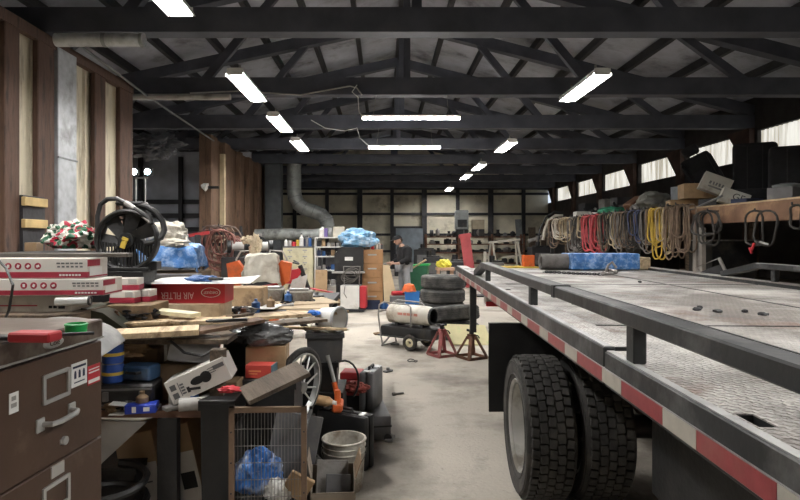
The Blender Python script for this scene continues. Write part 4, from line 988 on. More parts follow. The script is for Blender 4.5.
one('blue_bag', 'dark blue plastic bag on the floor left of the cage', 'bag', MB().blob((0, 0, .1), (.17, .2, .26), 44, .3, 1.7, 4), mat('dull_blue_bag', (.03, .1, .27), .4, 0, .25, 5, .3, bscale=12), on(222, 0, 2.82, 0), 0)
one('dark_slab', 'dark weathered board lying tilted on top of the wire cage', 'board', MB().box((0, 0, .012), (.33, .24, .022), bev=.002), mat('dark_board', (.08, .06, .045), .85, 0, .3, 5, .25, dirt=(.13, .1, .075), dirt_amt=.3, stretch=(6, .8, 6)), P(275, 386, 2.98) + Vector((0, 0, .01)), (R(3), R(-20), R(24)))
tote('black tote behind the wire cage', on(262, 0, 3.42, 0), (.44, .36, .76), BLACKP)
carton('carton', 'tan cardboard carton on the black tote, under the crumpled black wrap', on(268, 0, 3.46, .762), (.23, .2, .16), CARD, .05)
t = thing('red_carton', 'small red carton with a blue-grey end before the tan carton', 'box', on(261, 0, 3.3, .763), R(-6)); part('body', MB().box((0, 0, .037), (.15, .1, .074), bev=.002), mat('red_card', (.52, .06, .045), .6, 0, .15, 6, .05), t); part('end_cap', MB().box((.078, 0, .037), (.008, .1, .075)), mat('teal_grey', (.12, .2, .24), .6), t); part('print', MB().box((-.02, -.0505, .04), (.07, .002, .008)).box((-.03, -.0505, .025), (.05, .002, .006)), mat('orange_print', (.7, .25, .1), .6), t)
one('black_wrap', 'crumpled shiny black plastic wrap over the tan carton', 'plastic wrap', MB().blob((0, 0, .055), (.36, .26, .15), 47, .22, 1.3, 5).blob((-.1, .02, .05), (.24, .2, .1), 48, .2, 1.3, 4), mat('shiny_wrap', (.06, .06, .062), .25, 0, .3, 6, .5, dirt=(.16, .16, .16), dirt_amt=.35, bscale=16), on(262, 0, 3.44, .924), .1)
carton('crate', 'dark tall filler box added to darken the gap between the bench end and the black totes', Vector((-.88, 3.85, 0)), (.3, .3, .93), BLACKP, tape=False)  # dark filler added to hide bright floor showing through the gap
# spoked wheel standing on edge
t = thing('spoked_wheel', 'black spoked wheel standing on edge beside the wire cage', 'wheel', (on(299, 0, 3.55, 0).x, 3.55, .64), (0, R(6), R(-26)))
part('tyre', MB().torus((0, 0, 0), .225, .02, 'X', 48, 10), RUBBER, t); part('rim', MB().lathe([(.2, -.02), (.21, -.02), (.21, .02), (.2, .02)], 40, RX90, closed=True), CHROME, t)
m = MB()
for i in range(14): a = 2 * PI * i / 14; m.cyl((.02 * (-1) ** i, .03 * math.cos(a), .03 * math.sin(a)), (0, .2 * math.cos(a + .2), .2 * math.sin(a + .2)), .006, n=6)
part('spokes', m, CHROME, t); part('hub', MB().cyl((-.04, 0, 0), (.04, 0, 0), .035, n=18), STEEL, t)
carton('crate', 'dark crate holding up the spoked wheel', on(296, 0, 3.62, 0), (.2, .36, .40), BLACKP, tape=False)
# bins and boxes up the heap
tote('lower black bin of the two beside the spoked wheel', on(322, 0, 4.25, .46), (.24, .26, .2), BLACKP, lid=False)
tote('upper grey-black bin of the two beside the spoked wheel', on(325, 0, 4.28, .662), (.26, .27, .2), CHAR, .1)
carton('crate', 'dark crate under the two black bins', on(322, 0, 4.3, 0), (.34, .4, .455), BLACKM, tape=False)
one('white_liner', 'dirty white crumpled liner on the upper bin', 'liner', MB().blob((0, 0, .02), (.26, .2, .07), 51, .4, 2, 4), CANVAS, on(329, 0, 4.3, .866), .2)
t = thing('red_toolbox', 'red metal toolbox behind the orange jack', 'toolbox', on(352, 0, 4.95, .23), R(-8)); part('body', MB().bx((-.085, -.09, 0), (.085, .09, .13), bev=.004), RED, t); part('lid', MB().bx((-.087, -.092, .13), (.087, .092, .19), bev=.008), RED, t)
carton('crate', 'dark crate under the red toolbox', on(350, 0, 4.98, 0), (.2, .22, .228), BLACKM, tape=False)
t = thing('floor_jack', 'orange floor jack with a silver handle leaning in the heap', 'jack', on(338, 0, 4.0, .365), .0)
part('body', MB().box((0, 0, .03), (.07, .16, .06), bev=.012).box((.0, -.02, .09), (.04, .05, .1), bev=.01).cyl((0, -.05, .04), (0, -.05, .15), .02, n=14), ORANGE, t)
part('handle', MB().cyl((0, 0, .1), (-.075, .03, .37), .013, n=12), CHROME, t, 'silver handle'); part('socket', MB().cyl((.0, 0, .08), (-.028, .01, .19), .018, n=12), ORANGE, t)
carton('crate', 'black crate under the orange floor jack', on(332, 0, 4.15, 0), (.26, .22, .358), BLACKP, tape=False) if False else None
one('black_cable', 'black cable looped above the orange floor jack', 'cable', MB().tube([(.11 * math.cos(a) , .03 * a * .2, .13 + .15 * math.sin(a)) for a in [i * .3 for i in range(-3, 12)]], .008, 6), BLACKP, on(344, 0, 4.3, .36), .2)
t = thing('spray_bottle', 'tan and white bottle lying left of the orange jack', 'bottle', on(325, 0, 3.98, .43), R(-30)); part('body', MB().cyl((-.08, 0, 0), (.03, 0, 0), .035, n=16).cyl((.03, 0, 0), (.07, 0, 0), .034, .014), mat('tan_plastic', (.66, .42, .22), .5, 0, .1), t); part('cap', MB().cyl((.07, 0, 0), (.1, 0, 0), .015).cyl((-.1, 0, 0), (-.08, 0, 0), .032), WHITE, t)
one('red_chain_bag', 'dark red oily rag between the orange jack and the drill case', 'rag', MB().blob((0, 0, .03), (.18, .14, .1), 53, .4, 2, 4), mat('maroon_rag', (.2, .04, .03), .8, 0, .3, 6, .4), on(356, 0, 4.4, .385), 0)
def hard_case(label, loc, d, rot, m0, tilt=0.):
    t = thing('tool_case', label, 'case', loc, (tilt, 0, rot))
    part('body', MB().box((0, -d[1] * .26, d[2] / 2), (d[0], d[1] * .46, d[2]), bev=.018, seg=2), m0, t); part('lid', MB().box((0, d[1] * .26, d[2] / 2), (d[0], d[1] * .46, d[2]), bev=.018, seg=2), m0, t)
    part('handle', MB().tube([(-.06, 0, d[2] - .005), (-.055, 0, d[2] + .022), (.055, 0, d[2] + .022), (.06, 0, d[2] - .005)], .011, 8), BLACKP, t)
    for x in (-d[0] * .36, d[0] * .36): part('latch', MB().box((x, 0, d[2] + .002), (.04, d[1] * .5, .012), bev=.003), CHROME, t)
    return t
hard_case('large black hard case standing in front of the orange jack', (on(345, 0, 3.96, 0).x, 3.98, 0), (.40, .13, .36), R(-30), BLACKP)
gc = thing('grey_case', 'grey plastic case lying on the floor under the drill case', 'case', (on(374, 0, 4.62, 0).x, 4.68, 0), R(8))
part('body', MB().box((0, 0, .1), (.2, .55, .19), bev=.02, seg=2), GREYP, gc); part('seam', MB().box((0, 0, .115), (.204, .554, .012)), BLACKP, gc); part('foot', MB().cyl((.07, -.29, .03), (.07, -.26, .03), .03).cyl((-.07, -.29, .03), (-.07, -.26, .03), .03), BLACKP, gc)
dc = hard_case('grey drill case with silver latches standing on the grey case', (on(371, 0, 4.6, 0).x, 4.66, .2), (.3, .12, .3), R(75), GREYP)
part('top_label', MB().box((-.08, -.03, .302), (.08, .05, .008)).box((.08, -.03, .302), (.08, .05, .008)), GALV, dc)
# white bucket and the box of grey parts
t = thing('bucket', 'dirty white plastic bucket on the floor before the black hard case', 'bucket', on(344, 0, 3.6, 0), 0)
BKT = mat('dirty_bucket', (.58, .56, .5), .6, 0, .12, 6, .06, dirt=(.25, .2, .15), dirt_amt=.5, dirt_scale=7)
part('body', MB().lathe([(0, 0), (.115, 0), (.118, .01), (.134, .31), (.126, .31), (.11, .015), (0, .015)], 40), BKT, t)
part('rim', MB().torus((0, 0, .305), .134, .007, 'Z', 40).torus((0, 0, .27), .133, .005, 'Z', 40).torus((0, 0, .235), .131, .005, 'Z', 40), BKT, t)
part('handle', MB().tube([(.14 * math.cos(a), .14 * math.sin(a) * .98, .25 - .05 * math.sin(a) if False else .25 - .1 * (-math.sin(a))) for a in [PI + PI * i / 16 for i in range(17)]], .003, 6), STEEL, t)
t = thing('parts_carton', 'open brown carton with grey metal pieces, front of the white bucket', 'box', on(333, 0, 3.05, 0), R(5))
m = MB(); a_, b_, h_ = .115, .11, .32
m.bx((-a_, -b_, 0), (a_, b_, .006)).bx((-a_, -b_, 0), (-a_ + .005, b_, h_)).bx((a_ - .005, -b_, 0), (a_, b_, h_)).bx((-a_, -b_, 0), (a_, -b_ + .005, h_ * .8)).bx((-a_, b_ - .005, 0), (a_, b_, h_))
KC = mat('grey_brown_card', (.3, .25, .2), .85, 0, .2, 5, .15, dirt=(.12, .1, .08), dirt_amt=.4)
part('body', m, KC, t)
part('flap', MB().bar((-a_, .0, h_), (-a_ - .015, 0, h_ + .1), .2, .004), KC, t); part('flap', MB().bar((a_, 0, h_), (a_ + .03, 0, h_ + .09), .2, .004), CARD2, t)
o = on(333, 0, 3.05, 0)
one('metal_plate', 'larger pale grey plate standing in the open brown carton', 'plate', MB().box((0, 0, .07), (.17, .014, .2), bev=.003), STEEL, (o.x - .01, o.y + .03, .19), (R(-24), .05, .1), 'grey plates')
one('metal_plate', 'smaller dark grey plate at the front of the open brown carton', 'plate', MB().box((0, 0, .06), (.13, .012, .14), bev=.003), GREYP, (o.x + .025, o.y - .03, .18), (R(-24), .05, .05), 'grey plates')
one('rubber_flap', 'black rubber flap slumped between the cage and the bucket', 'rubber', MB().blob((0, 0, .12), (.17, .3, .32), 55, .3, 1.4, 4), RUBBER, on(312, 0, 3.38, 0), .2)
# ------------------------------------------------------------ middle distance, left
def at(px, Y, z=0.): return Vector(((px - CX) / F * Y, Y, z))
# orange snow blower with a white sack over it
t = thing('orange_machine', 'orange engine-driven machine half covered by an off-white sack', 'machine', at(260, 8.2), .1)
part('body', MB().box((0, 0, .45), (.5, .5, .4), bev=.03), ORANGE, t)
for s in (-1, 1):
    part('side_panel', MB().prism([(s * .28, .85), (s * .42, .95), (s * .45, 1.2), (s * .3, 1.24), (s * .2, 1.1)], -.1, .1), ORANGE, t)
    part('wheel', MB().torus((s * .33, 0, .2), .15, .055, 'X', 24, 8), RUBBER, t)
    m = MB().tube([(s * .3, .15, .8), (s * .36, .2, 1.25), (s * .3, .22, 1.36), (s * .12, .22, 1.38), (s * .08, .2, 1.1)], .014, 8)
    part('handlebar', m, LGREY, t)
part('engine', MB().box((0, .05, .75), (.3, .3, .2), bev=.03), BLACKM, t)
one('white_sack', 'off-white sack hung over the orange machine', 'sack', MB().drape((0, -.02, 0), .36, .36, .3, .4, 14, .05, 40, lump=.04), CANVAS, at(263, 8.15, 1.02), .1)
one('rag_mop', 'pale frayed rag standing up above the orange machine', 'rag', MB().blob((0, 0, .12), (.16, .14, .34), 61, .5, 2, 4).blob((-.1, 0, .22), (.2, .1, .12), 62, .5, 2, 4, flat=False), mat('straw_rag', (.6, .5, .36), .9, 0, .2, 8, .5), at(255, 8.25, 1.31), 0)
# red dirt bike
t = thing('dirt_bike', 'red and black dirt bike parked behind the bench heap', 'motorbike', at(286, 9.2), R(8))
wm = MB().torus((0, 0, 0), .28, .045, 'Y', 36, 8).mesh('wheel')
sm = MB(); 
for i in range(18): a = 2 * PI * i / 18; sm.cyl((0, .02 * (-1) ** i, 0), (.26 * math.cos(a), 0, .26 * math.sin(a)), .004, n=4)
sm.cyl((0, -.07, 0), (0, .07, 0), .04).torus((0, 0, 0), .25, .015, 'Y', 30, 6); sme = sm.mesh('spokes')
for x in (-.55, .5):
    w_ = link('wheel', wm, RUBBER, t); w_.location = (x, 0, .33); link('spokes', sme, STEEL, w_)
for s in (-1, 1): part('fork', MB().cyl((.5, s * .08, .33), (.22, s * .08, 1.12), .036, n=10), BLACKM, t)
part('frame', MB().tube([(.24, 0, 1.0), (.0, 0, .85), (-.35, 0, .8), (-.15, 0, .45), (.18, 0, .45), (.26, 0, .95)], .022, 8).tube([(-.15, .08, .42), (-.55, .08, .33)], .02, 8).tube([(-.15, -.08, .42), (-.55, -.08, .33)], .02, 8), RED, t)
part('engine', MB().box((.02, 0, .52), (.3, .2, .24), bev=.03).cyl((.06, 0, .6), (.12, 0, .8), .08), STEEL, t)
part('tank', MB().prism([(.22, .98), (.26, 1.08), (.02, 1.04), (-.16, .92), (-.1, .84), (.12, .84)], -.11, .11), REDB, t)
for s in (-.12, .12): part('side_panel', MB().prism([(.3, .78), (.34, .98), (.1, .9), (.05, .74)], s - .01, s + .01), WHITE, t, 'white side panel')
part('seat', MB().bar((-.5, 0, .95), (.0, 0, .98), .16, .08, bev=.02), BLACKP, t)
part('fender', MB().bar((-.8, 0, 1.05), (-.45, 0, .92), .16, .015).bar((.25, 0, .78), (.75, 0, .68), .14, .015), REDB, t)
part('handlebar', MB().tube([(.12, -.38, 1.18), (.2, -.15, 1.15), (.2, .15, 1.15), (.12, .38, 1.18)], .014, 8), BLACKM, t)
part('exhaust', MB().tube([(.16, -.1, .6), (.28, -.12, .5), (.05, -.15, .38), (-.3, -.14, .6), (-.6, -.12, .72)], .035, 10), STEEL, t)
# cream drawer cabinet with cans on it
Y1 = 13.3
p = at(298, Y1); wd = 30 / F * Y1
t = thing('drawer_cabinet', 'cream cabinet of small drawers behind the dirt bike', 'cabinet', p)
part('body', MB().bx((-wd / 2, 0, .03), (wd / 2, .45, 1.34)), CREAM, t)
part('cabinet_top', MB().bx((-wd / 2 - .01, -.02, 1.34), (wd / 2 + .01, .46, 1.37)), GREYP, t)
for r_ in range(9):
    for c2 in range(2):
        x0 = -wd / 2 + .01 + c2 * wd / 2; z0 = .05 + r_ * .143
        d = part('drawer', MB().bx((x0, -.015, z0), (x0 + wd / 2 - .02, 0, z0 + .133), bev=.003), CREAM, t)
        part('label_holder', MB().bx((x0 + .1, -.022, z0 + .07), (x0 + .2, -.014, z0 + .1)), LGREY, d); part('knob', MB().ball((x0 + .15, -.025, z0 + .045), .014, n=8), STEEL, d)
cols = [WHITE, REDB, LGREY, WHITE, NAVY, YELLOW, BLUE, STEEL]
def bottle(label, loc, r, h, m0, group, neck=True, capm=None):
    t = thing('bottle' if neck else 'can', label, 'bottle' if neck else 'can', loc, 0, group)
    part('body', MB().lathe([(0, 0), (r, 0), (r, h * .7), (r * (.4 if neck else .97), h * (.85 if neck else .97)), (r * (.4 if neck else .9), h), (0, h)], 14), m0, t)
    part('cap', MB().cyl((0, 0, h), (0, 0, h * 1.1), r * .42), capm or BLACKP, t)
nm = ['white can at the left end on the cream drawer cabinet', 'red tin low on the cream drawer cabinet', 'short white tub second from left on the cream drawer cabinet', 'tall white bottle in the middle on the cream drawer cabinet', 'dark blue can right of the tall bottle on the cream cabinet', 'yellow-capped can on the cream drawer cabinet', 'blue can at the right end of the cream drawer cabinet', 'silver can at the back of the cream cabinet']
for i, px in enumerate((286, 294, 290, 301.5, 305, 298, 310, 307.5)):
    bottle(nm[i], at(px, Y1 + .1 + .1 * (i % 3), 1.371), .04 + .012 * (i % 2), (.17, .1, .13, .27, .16, .15, .19, .22)[i], cols[i], 'bottles and cans on the cream cabinet', i in (0, 3))
# white metal shelving
p = at(330, Y1); wd = 31 / F * Y1
t = thing('shelving_unit', 'white metal shelving unit crammed with small goods', 'shelf', p)
for x in (-wd / 2, wd / 2 - .03):
    for y in (0, .4): part('post', MB().bx((x, y, 0), (x + .03, y + .03, 1.58)), WHITE, t)
zs = (.1, .45, .8, 1.12, 1.34, 1.56)
for z in zs: part('shelf_board', MB().bx((-wd / 2, 0, z), (wd / 2, .43, z + .025)), WHITE, t)
k = 0
for zi, z in enumerate(zs[:5]):
    for j in range(6):
        m0 = [BLUE, WHITE, NAVY, CARD, LGREY, BLACKP, STEEL][(k * 5 + zi) % 7]; k += 1
        x = -.27 + j * .108; h = .07 + .09 * random.random()
        if k % 3 == 0: mb = MB().lathe([(0, 0), (.035, 0), (.035, h * .7), (.015, h * .85), (.015, h), (0, h)], 12)
        elif k % 3 == 1: mb = MB().box((0, 0, h / 2), (.085, .12, h), bev=.004)
        else: mb = MB().lathe([(0, 0), (.042, 0), (.042, h), (.036, h), (.034, h + .012), (0, h + .012)], 12)
        tag(one('shelf_item', '', '', mb, m0, (p.x + x, p.y + .12 + .1 * random.random(), z + .026), 0), 'small box, can or jar on the white metal shelving', 'jar', 'small goods on the white shelving')
bottle('purple and white jug on top of the white shelving', at(322.5, Y1 + .15, 1.586), .075, .24, WHITE, None or 'jugs on the white shelving')
one('purple_label', 'purple box beside the white jug on top of the white shelving', 'box', MB().box((0, 0, .1), (.08, .1, .2), bev=.004), mat('purple', (.12, .08, .25), .5), at(326, Y1 + .12, 1.586))
carton('carton', 'pale carton on the right of the top of the white shelving', at(339, Y1 + .2, 1.586), (.25, .2, .24), mat('pale_card', (.55, .5, .4), .8, 0, .1), tape=False)
one('card_panel', 'tan cardboard panel leaning on the front of the white shelving', 'cardboard', MB().box((0, 0, .42), (.27, .02, .84), bev=.003), CARD, at(321, Y1 - .3, 0.01), (R(-10), 0, .05))
one('brown_bundle', 'brown crumpled paper at the foot of the white shelving', 'paper', MB().blob((0, 0, .14), (.5, .4, .34), 65, .4, 1.8, 4), CARD2, at(330, Y1 - .75))
# black cabinet with white label
p = at(349, 12.9); wd = 26 / F * 12.9
t = thing('black_tool_cabinet', 'black cabinet with a white label, between the white shelving and the tan file cabinet', 'cabinet', p)
part('body', MB().bx((-wd / 2, 0, .05), (wd / 2, .5, .8)), BLACKM, t)
part('upper_hood', MB().prism([(-wd / 2 - .03, .82), (wd / 2 + .03, .82), (wd / 2 + .03, 1.36), (-wd / 2 + .12, 1.36), (-wd / 2 - .03, 1.2)], -.05, .5), BLACKP, t)
part('worktop', MB().bx((-wd / 2 - .08, -.15, .78), (wd / 2 + .06, .5, .82)), LGREY, t)
part('label_plate', MB().bx((-.09, -.056, 1.06), (.09, -.05, 1.14)), PAPER, t, 'white label')
for z in (.1, .33, .56): d = part('drawer', MB().bx((-wd / 2 + .02, -.015, z), (wd / 2 - .02, 0, z + .2), bev=.004), BLACKM, t); part('handle', MB().bx((-.15, -.03, z + .15), (.15, -.015, z + .17)), STEEL, d)
# white cart with wires, red side
p = at(351, 12.3)
t = thing('welder_cart', 'white fronted cart with wire loops on top and a red side', 'cart', p, R(-6))
part('front_panel', MB().bx((-.2, -.16, .07), (.2, -.14, .56), bev=.004), WHITE, t); part('body', MB().bx((-.2, -.14, .06), (.2, .2, .56)), GREYP, t)
part('side_panel', MB().bx((.2, -.1, .08), (.33, .18, .54), bev=.006), REDB, t, 'red side panel')
part('base_plate', MB().bx((-.22, -.2, .02), (.3, .2, .06)), DARKST, t)
for s in (-1, 1): part('wheel', MB().torus((s * .2, -.12, .06), .045, .015, 'X', 16, 6), RUBBER, t)
part('handle_frame', MB().tube([(-.16, .1, .55), (-.18, .1, .95), (.18, .1, .95), (.16, .1, .55)], .012, 6), STEEL, t)
m = MB()
for i in range(4): m.tube([(.16 * math.cos(a) + .03 * i - .05, -.02 * i, .72 + .12 * math.sin(a) + .03 * i) for a in [2 * PI * j / 18 for j in range(18)]], .009, 5, closed=True)
m.tube([(-.1, -.15, .56), (-.12, -.18, .4), (-.06, -.18, .3)], .01, 5)
part('wire_loops', m, mat('wire_grey', (.12, .11, .1), .6, 0, .2), t)
# tan file cabinet and what is on it
p = at(372.2, 13.1); wd = .49
t = thing('filing_cabinet', 'tan four-drawer filing cabinet in the middle distance', 'filing cabinet', p)
part('body', MB().bx((-wd / 2, 0, 0), (wd / 2, .65, 1.3), bev=.004), TAN, t)
for i in range(4):
    z = .04 + i * .315; d = part('drawer', MB().bx((-wd / 2 + .012, -.018, z), (wd / 2 - .012, 0, z + .302), bev=.004), TAN, t)
    part('handle', MB().bx((-.1, -.034, z + .18), (.1, -.018, z + .215), bev=.004), CHROME, d)
nm = ['red and white can, leftmost on the tan filing cabinet', 'silver can second on the tan filing cabinet', 'red bottle in the middle on the tan filing cabinet', 'white and red can on the tan filing cabinet, right of the red bottle', 'white tub on the tan filing cabinet', 'small dark can at the right end of the tan filing cabinet']
for i, px in enumerate((365.5, 368.5, 372.5, 376, 379, 381.5)): bottle(nm[i], at(px, 13.25 + .06 * (i % 3), 1.301), .038, (.16, .22, .18, .2, .17, .11)[i], (WHITE, STEEL, REDB, WHITE, LGREY, GREYP)[i], 'cans on the tan cabinet', i in (2, 4), REDB if i % 2 else None)
one('blue_blanket', 'crumpled blue and white blanket on top of the black cabinet', 'blanket', MB().blob((0, 0, .17), (.86, .5, .5), 71, .28, 1.7, 5), mat('pale_blue_cloth', (.16, .36, .58), .8, 0, .25, 5, .5, dirt=(.5, .62, .72), dirt_amt=.45, dirt_scale=6, bscale=14), at(358, 13.1, 1.362), .1)
one('black_bag', 'black bag slumped between the blue blanket and the black cabinet', 'bag', MB().blob((0, 0, .1), (.34, .3, .3), 72, .3, 1.6, 4), DRKC, at(347, 12.92, 1.36), 0) if False else None
tote('dark blue bin at the foot of the tan filing cabinet', at(372, 12.75), (.34, .26, .17), NAVY, lid=False, name='bin')
one('blue_white_rag', 'white and blue rag beside the dark blue bin', 'rag', MB().blob((0, 0, .06), (.2, .2, .2), 73, .4, 2, 3), BLUE, at(384, 12.75))
one('plywood_board', 'pale plywood board leaning beside the tan filing cabinet', 'board', MB().prism([(-.14, 0), (.2, 0), (-.02, .95), (-.17, .97)], 0, .02), mat('plywood', (.58, .46, .29), .7, 0, .1, 4, .04), at(390.5, 12.8, .005), (R(-8), 0, 0))
# ducts in the dark corner
CURV = mat('duct_metal', (.3, .32, .31), .5, .3, .2, 5, .05, dirt=(.12, .12, .12), dirt_amt=.35)
t = thing('exhaust_duct', 'round grey duct dropping from the roof in an S bend', 'duct', at(294, 19.5), 0)
pts = [(0, 0, 4.2), (0, 0, 3.6), (0, 0, 3.2), (.03, 0, 2.95), (.14, 0, 2.72), (.36, 0, 2.55), (.66, 0, 2.46), (.92, 0, 2.36), (1.1, 0, 2.16), (1.14, 0, 1.9), (1.14, 0, 1.6)]
part('pipe', MB().tube(pts, .24, 20), CURV, t)
for i in (2, 3, 4, 5, 6, 7, 8):
    d = (Vector(pts[i + 1]) - Vector(pts[i - 1])).normalized(); part('joint_ring', MB().cyl(Vector(pts[i]) - d * .012, Vector(pts[i]) + d * .012, .25, n=20), ZINC, t)
t = thing('pipe_trestle', 'dark steel trestle under the big dark grey pipe', 'trestle', at(285, 17.2)); part('post', MB().bx((-.05, -.05, 0), (.05, .05, 1.5)), DARKST, t); part('base', MB().bx((-.3, -.3, 0), (.3, .3, .05)), DARKST, t)
one('horizontal_pipe', 'big dark grey pipe lying level in front of the S bend duct', 'pipe', MB().tube([(-.2, 0, 0), (.7, 0, .02), (1.5, 0, .0), (2.1, 0, .08)], .17, 18), CURV, at(262, 17.2, 1.66), 0)
one('square_duct', 'dark rectangular duct beside the S bend duct', 'duct', MB().box((0, 0, 2.1), (.55, .4, 4.2), bev=.01), mat('dark_duct', (.12, .13, .14), .5, .4, .2, 4, .05), at(274, 19.8), 0)
# things hung and stood along the far partition
HR = mat('oxy_red_hose', (.2, .08, .065), .7, 0, .3, 8, .1); HB = mat('brown_hose', (.13, .09, .075), .7, 0, .3, 8, .1)
def coil(label, loc, w_, h_, r, m0, n=3, seed=0, group='hung hoses', name='hose', ext=None, rot=0.):
    rd = random.Random(seed); t = thing(name, label, name.replace('_', ' '), loc, rot, group)
    m = MB()
    for k in range(n):
        a_, b_ = w_ / 2 * (1 - .4 * rd.random()), h_ / 2 * (1 - .42 * rd.random()); ox = (rd.random() - .5) * w_ * .6; oy = -.02 - .03 * k
        tw_ = rd.random() * .5
        m.tube([(ox + a_ * math.sin(q) * (1 + .18 * math.sin(2 * q + tw_ * 6)), oy + .015 * math.sin(3 * q), -b_ + b_ * math.cos(q) * (1 + .04 * math.sin(3 * q + k))) for q in [2 * PI * j / 22 for j in range(22)]], r, 6, closed=True)
    part('loops', m, m0, t)
    part('hook', MB().bar((0, .06, .0), (0, -.06 - .03 * n, .0), .018, .018).bar((0, -.06 - .03 * n, 0), (0, -.06 - .03 * n, .04), .018, .018), DARKST, t)
    return t
for i, (px, pt, pb, Y, m0, l) in enumerate(((213, 236, 272, 11.2, HR, 'dark red hose loops hung by the far partition, left of the white plank'), (222, 232, 268, 11.4, HB, 'brown hose loops hung behind the dark red hose'), (231, 243, 270, 11.5, HR, 'tangled red-brown hose right of the white plank'))):
    p = P(px, pt, Y); coil(l, p + Vector((0, 0, .12)), .66, (pb - pt) / F * Y * 1.2, .016, m0, 6, 80 + i, 'hoses on the left stand')
t = thing('hose_stand', 'dark steel stand that carries the hung hoses on the left', 'stand', at(222, 11.65))
for x in (-.4, .35): part('post', MB().bx((x, 0, 0), (x + .05, .05, 1.8)), DARKST, t)
part('crossbar', MB().bx((-.42, -.01, 1.62), (.42, .05, 1.68)).bx((-.42, -.01, 1.4), (.42, .05, 1.46)), DARKST, t)
part('base', MB().bx((-.42, -.25, 0), (-.34, .3, .05)).bx((.33, -.25, 0), (.41, .3, .05)), DARKST, t)
one('white_plank', 'pale upright 2x4 stud fixed to the far partition', 'plank', MB().bx((-.04, 0, 0), (.08, .1, 2.25)), mat('pale_stud', (.52, .42, .27), .8, 0, .2, 5, .1), (XL + .16, 14.35, 1.4), 0)
t = thing('gas_cylinder', 'grey gas cylinder with gauges beside the hung hoses', 'gas cylinder', at(229, 12.0)); part('body', MB().lathe([(0, 0), (.12, 0), (.12, 1.15), (.09, 1.28), (.035, 1.33), (0, 1.33)], 20), GREYP, t); part('valve', MB().cyl((0, 0, 1.33), (0, 0, 1.42), .03).cyl((-.08, 0, 1.4), (.08, 0, 1.4), .018), STEEL, t); part('gauge', MB().cyl((-.08, -.03, 1.46), (-.08, 0, 1.46), .045).cyl((.08, -.03, 1.46), (.08, 0, 1.46), .045), CHROME, t)
t = thing('air_compressor', 'dark air compressor with a belt guard and silver pump, by the far partition', 'compressor', at(254, 12.6), .2)
part('tank', MB().lathe([(0, -.5), (.2, -.46), (.24, -.4), (.24, .4), (.2, .46), (0, .5)], 24, T(0, 0, .95) @ RX90), DARKST, t); part('pump', MB().box((.1, 0, 1.36), (.2, .2, .3), bev=.02).cyl((.1, 0, 1.5), (.1, 0, 1.66), .07), STEEL, t)
part('motor', MB().cyl((-.4, 0, 1.34), (-.12, 0, 1.34), .1), LGREY, t); part('belt_guard', MB().cyl((.1, -.2, 1.4), (.1, -.14, 1.4), .2, n=24), BLACKM, t)
for x in (-.35, .35): part('leg', MB().bx((x - .03, -.2, 0), (x + .03, .2, .75)), DARKST, t)
for i, (px, l) in enumerate(((238, 'grey bench grinder on the dark cabinet, left of two'), (262, 'bench grinder at the right end of the dark cabinet'))):
    t = thing('bench_grinder', l, 'grinder', at(px, 11.1, 1.196), .3, 'bench grinders'); part('motor', MB().cyl((-.11, 0, .2), (.11, 0, .2), .09), LGREY, t); part('wheel_guard', MB().cyl((-.2, 0, .2), (-.13, 0, .2), .12), BLACKM, t); part('wheel_guard', MB().cyl((.13, 0, .2), (.2, 0, .2), .12), BLACKM, t); part('pedestal', MB().box((0, 0, .06), (.16, .14, .12), bev=.01), BLACKM, t)
one('dark_cabinet', 'low dark cabinet carrying the bench grinders', 'cabinet', MB().box((0, 0, .6), (1.0, .4, 1.19), bev=.01), DARKST, at(250, 11.1), 0)
one('blue_grey_pail', 'grey-blue metal pail behind the blue blanket', 'pail', MB().lathe([(0, 0), (.14, 0), (.17, .38), (.16, .38), (.13, .02), (0, .02)], 24), ZINC, at(216, 10.2, .7)) if False else None
t = thing('red_hoist', 'faded red steel arm behind the blue blanket', 'hoist', at(198, 10.6), .2); part('post', MB().bx((-.05, -.05, 0), (.05, .05, 1.62)), DARKST, t); part('arm', MB().bar((-.3, 0, 1.58), (.2, 0, 1.66), .05, .06), RED, t); part('base', MB().bx((-.3, -.3, 0), (.3, .3, .06)), RED, t)
# work light on its stand
t = thing('work_light', 'twin-head work light glowing on a thin stand in the side bay', 'light', at(140.5, 11.0, 0), 0)
WH = bpy.data.materials.new('work_lamp_glow'); WH.use_nodes = True; nt = WH.node_tree; nt.nodes.remove(nt.nodes['Principled BSDF']); e = nt.nodes.new('ShaderNodeEmission'); e.inputs['Color'].default_value = (.75, .95, 1, 1); e.inputs['Strength'].default_value = 60; nt.links.new(e.outputs[0], nt.nodes['Material Output'].inputs[0])
for s in (-1, 1):
    part('pole', MB().cyl((s * .09, 0, 0), (s * .09, 0, 2.7), .014, n=8), CHROME, t)
    h = part('lamp_head', MB().box((s * .13, .04, 2.82), (.17, .06, .15), bev=.01), BLACKM, t); part('lamp_glass', MB().cyl((s * .13, .012, 2.82), (s * .13, .0, 2.82), .055, n=16), WH, h, 'glowing lamp glass')
part('crossbar', MB().bx((-.14, -.012, 2.69), (.14, .012, 2.72)), CHROME, t); part('base', MB().bx((-.25, -.2, 0), (.25, .2, .04)), DARKST, t)
t = thing('clamp_lamp', 'small white clamp lamp on the far partition edge', 'lamp', P(206, 187, 13.5), 0); part('shade', MB().lathe([(.02, .12), (.06, .08), (.1, -.02), (.09, -.02), (.05, .07), (0, .1)], 18, Matrix.Rotation(-1.2, 4, 'Y')), WHITE, t); part('clamp', MB().bx((.05, -.02, -.04), (.3, .02, .02)), BLACKM, t)
one('plastic_sheet', 'grey torn plastic sheet sagging from the roof of the side bay', 'sheet', MB().blob((0, 0, 0), (1.0, .5, .5), 91, .4, 2.4, 5, flat=False), mat('grey_sheeting', (.1, .105, .12), .5, 0, .2, 4, .4), P(155, 146, 11.6), 0)
